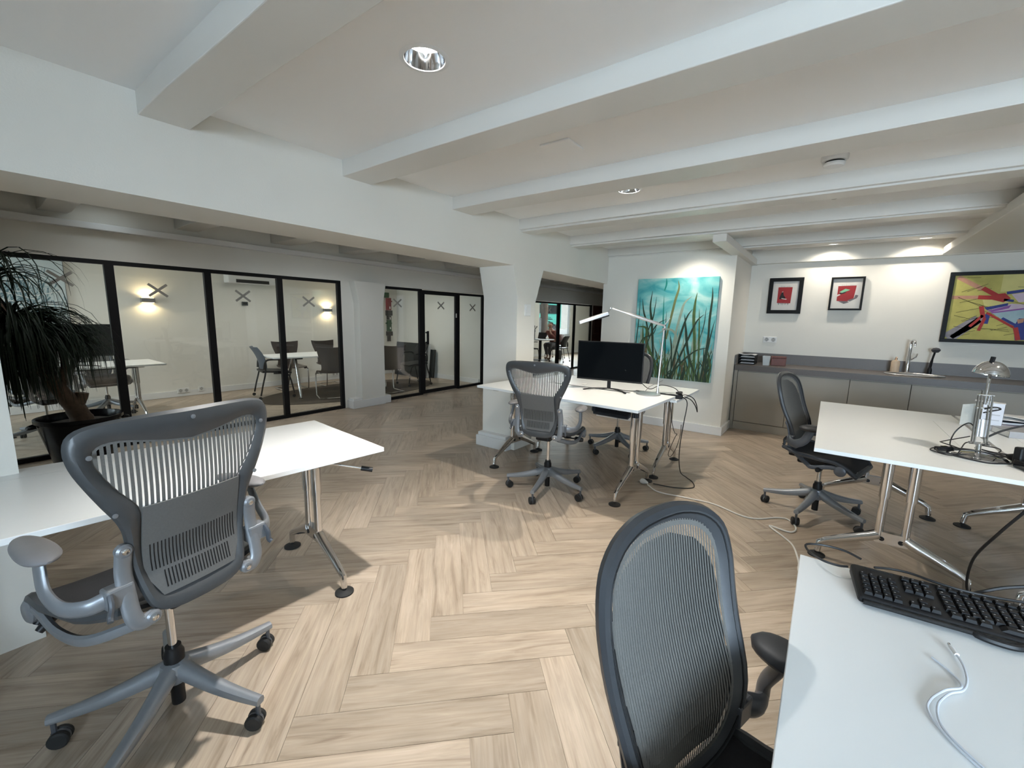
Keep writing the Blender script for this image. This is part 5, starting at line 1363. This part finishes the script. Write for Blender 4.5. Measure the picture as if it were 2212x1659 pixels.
def visitor_chair(label, x, y, az, backm=BLACKP, group='black visitor chairs on castors', z=.010):
    t = thing('visitor_chair', label, 'chair', (x, y, z), math.radians(az), group)
    def bk(u, v):
        zz = .50+.37*v; hw = lerp([(0, .17), (.3, .20), (.8, .225), (1, .19)], v); q = u*2-1
        return (-.20-.13*v*v+.07*q*q, q*hw, zz)
    obj('backrest', shell(BM(), bk, 10, 8, .012), backm, t, smooth=True)
    obj('seat', shell(BM(), lambda u, v: (-.21+.44*u, (v*2-1)*.225, .45+.012*math.cos(u*PI)-.05*max(0, u-.75)), 8, 8, .03), BLACKP, t, smooth=True)
    for s in (-1, 1):
        f = obj('rear_leg', tube(BM(), smoothpts([(-.16, s*.225, .62), (-.17, s*.24, .45), (-.22, s*.25, .25), (-.26, s*.255, .07)], 4), .0125, 8), BLACKP, t, smooth=True)
        g_ = obj('front_leg', tube(BM(), smoothpts([(-.05, s*.24, .43), (.12, s*.245, .42), (.19, s*.25, .36), (.25, s*.255, .07)], 4), .0125, 8), BLACKP, t, smooth=True)
        for q, xx in ((f, -.26), (g_, .25)):
            obj('castor', lathe(BM(), [(0, -.016), (.024, -.016), (.028, 0), (.024, .016), (0, .016)], 14, (xx-.01, s*.255, .029), (0, 1, 0)), RUBBER, q, smooth=True)
        obj('arm', tube(BM(), smoothpts([(-.19, s*.24, .50), (-.17, s*.265, .62), (-.11, s*.27, .665), (.10, s*.265, .66)], 4), .013, 8, flat=1.2), BLACKP, t, smooth=True)
visitor_chair('visitor chair with blue grey back at the left end of the meeting table', 3.38, 7.62, -12, BLUEGREY)
visitor_chair('black visitor chair at the right end of the meeting table by the dark boards', 5.86, 6.92, 170)
# dark boards leaning on the dividing wall
def board(label, x0, y0, y1, h, th, lean, mt):
    t = thing('leaning_board', label, 'board', (x0, (y0+y1)/2, .0), 0, 'boards leaning on the dividing wall')
    bm = BM(); obox(bm, (lean/2, 0, h/2+.004), Vector((1, 0, -lean/h)).normalized(), Vector((0, 1, 0)), Vector((lean/h, 0, 1)).normalized(), th/2, (y1-y0)/2, h/2)
    obj('panel', bm, mt, t)
    bm = BM(); n_ = Vector((1, 0, -lean/h)).normalized(); u_ = Vector((lean/h, 0, 1)).normalized()
    obox(bm, (lean/2, -(y1-y0)/2-.004, h/2+.004), n_, Vector((0, 1, 0)), u_, th/2+.002, .0035, h/2)
    obj('edge_strip', bm, PAPER if th < .03 else BLACKP, t)
BB = mat('black_board_face', (.012, .016, .018), .35, noise=.1)
board('large black board leaning on the dividing wall, front one', 6.66, 7.50, 8.55, .80, .02, .09, BB)
board('grey board behind the front black board', 6.74, 7.44, 8.50, .79, .022, .08, GREY_TRAY)
board('dark board nearest the dividing wall', 6.82, 7.35, 8.45, .66, .035, .07, BB)
# hanging block sculpture on the rear wall
t = thing('block_sculpture', 'hanging chain of red, green and black block figures on the wall', 'sculpture', (6.66, WR, .9))
gr = mat('block_green', (.012, .06, .022), .5, noise=.1); rd = mat('block_red', (.20, .012, .022), .5, noise=.1); bk_ = mat('block_black', (.008, .008, .009), .5)
def blk(n, x0, x1, z0, z1, mt, d=.09): obj(n, box(BM(), x0, x1, -d, -.001, z0, z1), mt, t, bevel=.003)
blk('block', -.10, -.0, .96, 1.08, gr); blk('block', -.04, .06, .66, .955, rd); blk('arm_block', .06, .12, .86, .89, rd, .05); blk('tag_block', .0, .03, .69, .75, PAPER, .093)
blk('block', -.055, .075, .53, .655, bk_, .11); blk('block', -.025, .055, .43, .525, bk_); blk('tag_block', .0, .035, .44, .49, PAPER, .093)
blk('block', -.03, .055, .15, .425, gr); blk('arm_block', -.06, -.03, .33, .36, gr, .05); blk('arm_block', .055, .10, .33, .36, gr, .05); blk('tag_block', .0, .03, .20, .25, PAPER, .093)
blk('block', -.05, .07, .04, .145, bk_, .11); blk('leg_block', -.025, -.005, -.10, .04, bk_, .05); blk('leg_block', .035, .055, -.10, .04, bk_, .05)
# light in the glass rooms
for i, (x, y) in enumerate([(1.4, 7.4), (3.6, 7.4), (5.6, 7.4), (9.5, 7.5), (12.5, 7.5)]):
    t = thing('room_downlight', ['ceiling light over the desk of the left glass room', 'ceiling light over the left end of the meeting table', 'ceiling light over the right end of the meeting table', 'ceiling light in the street side room, nearer one', 'ceiling light in the street side room, farther one'][i], 'downlight', (x, y, 2.45), 0, 'ceiling lights of the glass rooms')
    obj('trim_ring', lathe(BM(), [(.07, .0), (.072, -.006), (.085, -.004), (.085, 0)], 24), MATS['white_ring'], t)
    obj('lens', lathe(BM(), [(0, -.008), (.06, -.007), (.07, -.003)], 24), mat('room_lamp_glow', (1, 1, 1), .5, emit=(1, .98, .94), estr=12), t)
    spot('room_beam', (x, y, 2.42), 48 if i < 3 else 34, (1, .97, .92), 160, .8, .06)

# ---------------------------------------------------------------- street side room: seated person, table, chairs
def person():
    t = thing('person', 'person in a red brown top and grey trousers sitting at the far table', 'person', (13.25, 7.95, 0), math.radians(178))
    # local: facing +x, seated at the origin
    def skin(name, V, E, mt, sub=2):
        me = bpy.data.meshes.new(name); me.from_pydata([v[0] for v in V], E, []); me.materials.append(mt)
        o = link(name, me, t)
        md = o.modifiers.new('skin', 'SKIN'); md.use_smooth_shade = True
        for i, v in enumerate(V):
            sv = me.skin_vertices[0].data[i]; r = v[1]; sv.radius = (r, r) if not isinstance(r, tuple) else r
            sv.use_root = (i == 0)
        s = o.modifiers.new('sub', 'SUBSURF'); s.levels = sub; s.render_levels = sub
        return o
    SK = mat('skin', (.36, .20, .14), .55, noise=.05); TOP = mat('red_brown_knit', (.18, .055, .042), .85, noise=.2, nscale=40); TR = mat('grey_trousers', (.085, .08, .085), .85, noise=.15, nscale=40); HA = mat('dark_hair', (.016, .011, .009), .6, noise=.3, nscale=60)
    # body: pelvis, spine, neck, head, arms, hands, legs, feet in one surface
    V = [((0, 0, .50), .13), ((.05, 0, .66), .125), ((.13, 0, .82), .135), ((.20, 0, .97), .12), ((.245, 0, 1.05), .055), ((.275, 0, 1.12), .062), ((.30, 0, 1.20), .088), ((.295, 0, 1.27), .078),
         ((.20, .17, .95), .058), ((.30, .24, .74), .044), ((.43, .12, .92), .034), ((.40, .05, 1.05), .026),
         ((.20, -.17, .95), .058), ((.30, -.25, .74), .044), ((.52, -.16, .755), .034), ((.60, -.13, .755), .028),
         ((.10, .10, .50), .085), ((.43, .12, .53), .072), ((.46, .12, .30), .05), ((.42, .12, .10), .035), ((.45, .12, .05), .034), ((.56, .12, .03), .028),
         ((.10, -.10, .50), .085), ((.43, -.10, .53), .072), ((.34, -.10, .30), .05), ((.27, -.10, .10), .035), ((.30, -.10, .05), .034), ((.41, -.10, .03), .028)]
    E = [(0, 1), (1, 2), (2, 3), (3, 4), (4, 5), (5, 6), (6, 7), (3, 8), (8, 9), (9, 10), (10, 11), (3, 12), (12, 13), (13, 14), (14, 15),
         (0, 16), (16, 17), (17, 18), (18, 19), (19, 20), (20, 21), (0, 22), (22, 23), (23, 24), (24, 25), (25, 26), (26, 27)]
    skin('body', V, E, SK)
    skin('top', [((0, 0, .52), .145), ((.05, 0, .66), .142), ((.13, 0, .82), .152), ((.195, 0, .96), .138), ((.22, 0, 1.01), .085), ((.20, .17, .955), .072), ((.30, .24, .745), .058), ((.42, .13, .90), .046), ((.20, -.17, .955), .072), ((.30, -.25, .745), .058), ((.50, -.165, .757), .046)],
         [(0, 1), (1, 2), (2, 3), (3, 4), (3, 5), (5, 6), (6, 7), (3, 8), (8, 9), (9, 10)], TOP)
    skin('trousers', [((-.01, 0, .50), .15), ((.10, .10, .505), .102), ((.43, .12, .53), .088), ((.46, .12, .30), .066), ((.425, .12, .15), .055), ((.10, -.10, .505), .102), ((.43, -.10, .53), .088), ((.34, -.10, .30), .066), ((.285, -.10, .15), .055)],
         [(0, 1), (1, 2), (2, 3), (3, 4), (0, 5), (5, 6), (6, 7), (7, 8)], TR)
    for a in (.12, -.10):
        x0 = .44 if a > 0 else .29
        skin('shoe', [((x0-.03, a, .045), .042), ((x0+.05, a, .042), .042), ((x0+.13, a, .032), .034)], [(0, 1), (1, 2)], mat('brown_shoe', (.16, .085, .05), .6))
    # fingers: five on each hand
    for (hx, hy, hz, dx, dy, dz, sx, sy, sz) in ((.40, .05, 1.05, -.35, -.15, .9, .2, .9, .2), (.60, -.13, .755, .95, .1, -.1, .0, 1, .0)):
        d = Vector((dx, dy, dz)).normalized(); s = Vector((sx, sy, sz)).normalized(); h = Vector((hx, hy, hz))
        for k, ln in enumerate((.055, .065, .070, .062, .050)):
            o_ = h+s*(.012*(k-2)); dd = (d+s*.12*(k-2)).normalized() if k else (d*.6-s*.9).normalized()
            skin('finger', [(tuple(o_), .009), (tuple(o_+dd*ln*.5), .008), (tuple(o_+dd*ln+Vector((0, 0, -.008))), .0065)], [(0, 1), (1, 2)], SK, 1)
    skin('hair', [((.275, 0, 1.27), .096), ((.235, 0, 1.24), .088), ((.22, 0, 1.17), .068), ((.235, 0, 1.10), .05)], [(0, 1), (1, 2), (2, 3)], HA)
    bm = BM()
    for s in (-1, 1): lathe(bm, [(0, .0), (.011, .001), (.010, .006), (0, .009)], 10, (.381, s*.032, 1.215), (1, s*.25, 0))
    obj('eyes', bm, BLACKG, t, smooth=True)
    obj('nose', tube(BM(), [(.382, 0, 1.215), (.402, 0, 1.188), (.388, 0, 1.180)], [.008, .013, .010], 8), SK, t, smooth=True)
    obj('mouth', tube(BM(), [(.372, -.022, 1.158), (.384, 0, 1.155), (.372, .022, 1.158)], .006, 6), mat('lips', (.30, .10, .08), .5), t, smooth=True)
    bm = BM()
    for s in (-1, 1): lathe(bm, [(0, -.006), (.022, -.004), (.024, .004), (0, .006)], 10, (.295, s*.086, 1.20), (.2, 1, 0))
    obj('ears', bm, SK, t, smooth=True)
person()
visitor_chair('dark visitor chair the seated person sits on', 13.30, 7.95, 178, mat('dark_red_back', (.10, .03, .022), .6), 'chairs in the street side room', 0)
visitor_chair('dark visitor chair left of the far table, facing the seated person', 11.75, 8.02, 0, BLACKP, 'chairs in the street side room', 0)
visitor_chair('dark visitor chair between table and glass in the street side room', 12.45, 7.25, 95, BLACKP, 'chairs in the street side room', 0)
t = thing('round_table', 'dark round table in the street side room with a laptop', 'table', (12.40, 8.0, 0))
obj('tabletop', lathe(BM(), [(0, .70), (.48, .70), (.49, .715), (.48, .73), (0, .73)], 32), mat('pale_table', (.62, .63, .64), .35), t, smooth=True)
obj('column', cyl(BM(), (0, 0, .02), (0, 0, .70), .05, 14), BLACKP, t, smooth=True)
obj('foot', lathe(BM(), [(0, 0), (.28, 0), (.27, .015), (.05, .03), (0, .03)], 28), BLACKP, t, smooth=True)
t = thing('laptop', 'open dark laptop on the far round table in front of the person', 'laptop', (12.52, 7.98, .731), math.radians(0))
obj('keyboard_half', box(BM(), 0, .22, -.16, .16, .0, .014), BLACKP, t)
bm = BM(); obox(bm, (-.035, 0, .115), Vector((.30, 0, .95)).normalized()*-1, Vector((0, 1, 0)), Vector((.95, 0, -.30)).normalized(), .11, .16, .005)
obj('lid', bm, BLACKP, t)
t = thing('figurine', 'striped standing figurine with one raised arm on the far table', 'figurine', (12.15, 8.12, .731))
ST = bpy.data.materials.new('black_white_stripes'); ST.use_nodes = True
q = ST.node_tree; wv = q.nodes.new('ShaderNodeTexWave'); wv.bands_direction = 'Z'; wv.inputs['Scale'].default_value = 7; tc = q.nodes.new('ShaderNodeTexCoord'); cr = q.nodes.new('ShaderNodeValToRGB'); cr.color_ramp.interpolation = 'CONSTANT'
cr.color_ramp.elements[0].color = (.02, .02, .02, 1); cr.color_ramp.elements[1].position = .5; cr.color_ramp.elements[1].color = (.45, .44, .42, 1)
q.links.new(tc.outputs['Object'], wv.inputs['Vector']); q.links.new(wv.outputs['Fac'], cr.inputs['Fac']); q.links.new(cr.outputs[0], q.nodes['Principled BSDF'].inputs['Base Color'])
bm = BM(); tube(bm, smoothpts([(0, 0, .16), (0, 0, .26), (0, 0, .34)], 3), [.055]*3+[.07]*3+[.045], 12); lathe(bm, [(0, -.055), (.045, -.03), (.055, 0), (.045, .035), (0, .055)], 14, (0, 0, .42))
for s in (-1, 1): tube(bm, [(0, s*.03, .17), (s*.035, s*.05, .0)], [.032, .026], 8)
tube(bm, smoothpts([(.0, 0, .31), (.08, -.02, .36), (.15, -.04, .43)], 3), .022, 8); tube(bm, smoothpts([(-.02, 0, .31), (-.08, .02, .33), (-.11, .03, .38)], 3), .02, 8)
obj('body', bm, ST, t, smooth=True)
tag(bxo('plinth_block', 12.02, 12.28, 8.0, 8.24, .731, .735, BLACKP), 'thin dark base sheet under the striped figurine', 'base')
t = thing('backpack', 'dark bag on the floor under the chair of the seated person', 'bag', (13.20, 7.72, 0))
obj('bag_body', shell(BM(), lambda u, v: (.14*math.cos(u*2*PI)*(1-.3*v*v), .10*math.sin(u*2*PI)*(1-.3*v*v), .01+.30*v), 16, 5, .01), BLACKP, t, smooth=True)
obj('bag_top', lathe(BM(), [(.10, .30), (.06, .33), (0, .335)], 14), BLACKP, t, smooth=True)

# ---------------------------------------------------------------- street outside the window
PAV = mat('pale_pavement', (.55, .56, .58), .8, noise=.12, nscale=4)
struct(obj('pavement', box(BM(), 2, 40, 9.05, 30, -.05, .45), PAV), 'pale street pavement outside')
struct(obj('kerb_strip', box(BM(), 2, 40, 11.2, 11.35, .452, .50), mat('grey_kerb', (.25, .26, .28), .8)), 'grey kerb')
t = thing('tree', 'tree trunk on the street outside the window', 'tree', (17.3, 11.0, .45))
obj('trunk', tube(BM(), smoothpts([(0, 0, 0), (.03, 0, 1.0), (.0, 0, 2.5), (.05, 0, 4)], 4), [.22]*3+[.18]*10, 14), BARK, t, smooth=True)
rg = random.Random(2); bm = BM()
for k in range(160):
    a, b = rg.uniform(0, 2*PI), rg.uniform(-.6, 1.2); r_ = rg.uniform(.3, 1.6); c = Vector((r_*math.cos(a), r_*math.sin(a), 4.4+b))
    n1 = Vector((rg.uniform(-1, 1), rg.uniform(-1, 1), rg.uniform(-1, 1))).normalized(); n2 = n1.orthogonal().normalized()
    bm.faces.new([bm.verts.new(c+n1*.16*p+n2*.12*q_) for p, q_ in ((-1, 0), (0, -1), (1, 0), (0, 1))])
o = obj('foliage', bm, mat('street_leaf', (.05, .13, .04), .6), t); o['kind'] = 'stuff'
t = thing('utility_cabinet', 'grey street cabinet beside the tree outside the window', 'street cabinet', (16.5, 11.0, .45))
obj('casing', box(BM(), -.28, .28, -.2, .2, .0, 1.0), mat('street_grey', (.10, .11, .12), .6), t, bevel=.02)
obj('door', box(BM(), -.25, .25, -.212, -.2, .08, .94), mat('street_grey_door', (.13, .14, .15), .6), t)
t = thing('green_van', 'turquoise green parked van across the street', 'van', (20.5, 14.0, .45))
VG = mat('turquoise_paint', (.05, .42, .34), .3, coat=.5)
obj('body', box(BM(), -2.2, 2.2, -.85, .85, .35, 2.0), VG, t, bevel=.12, seg=3)
obj('window_band', box(BM(), -1.9, 1.9, -.87, -.845, 1.25, 1.75), SCREEN, t)
for x in (-1.4, 1.4): obj('wheel', lathe(BM(), [(0, -.1), (.3, -.1), (.34, 0), (.3, .1), (0, .1)], 20, (x, -.78, .34), (0, 1, 0)), RUBBER, t, smooth=True)
def bicycle(label, x, y, az):
    t = thing('bicycle', label, 'bicycle', (x, y, .45), math.radians(az), 'bicycles parked on the street')
    for s in (-.52, .52):
        w_ = obj('wheel', tube(BM(), [(s+.34*math.cos(a), 0, .35+.34*math.sin(a)) for a in [2*PI*k/24 for k in range(24)]], .018, 6, True), RUBBER, t, smooth=True)
        bm = BM()
        for k in range(6): tube(bm, [(s-.33*math.cos(k*PI/6), 0, .35-.33*math.sin(k*PI/6)), (s+.33*math.cos(k*PI/6), 0, .35+.33*math.sin(k*PI/6))], .003, 4)
        obj('spokes', bm, ALU, w_)
    bm = BM(); A, B, D, E_ = (-.52, 0, .35), (-.06, 0, .33), (-.18, 0, .82), (.38, 0, .85)
    for p, q_ in ((A, B), (A, D), (B, D), (B, E_), (D, E_), (E_, (.52, 0, .35))): tube(bm, [p, q_], .018, 6)
    obj('frame', bm, BLACKP, t)
    obj('handlebar', tube(BM(), smoothpts([(.25, -.27, 1.02), (.36, -.1, 1.05), (.36, .1, 1.05), (.25, .27, 1.02)], 4), .014, 6), BLACKP, t)
    obj('saddle', box(BM(), -.32, -.06, -.07, .07, .92, .97), BLACKP, t, bevel=.02)
bicycle('black bicycle parked outside the street window, right side', 18.7, 11.6, 60)
bicycle('second black bicycle behind the first one outside the street window', 19.5, 12.2, 70)
struct(obj('street_facade', box(BM(), 4, 44, 20, 20.4, .4, 9), mat('pale_facade', (.50, .49, .47), .8, noise=.1, nscale=2)), 'pale facade across the street')
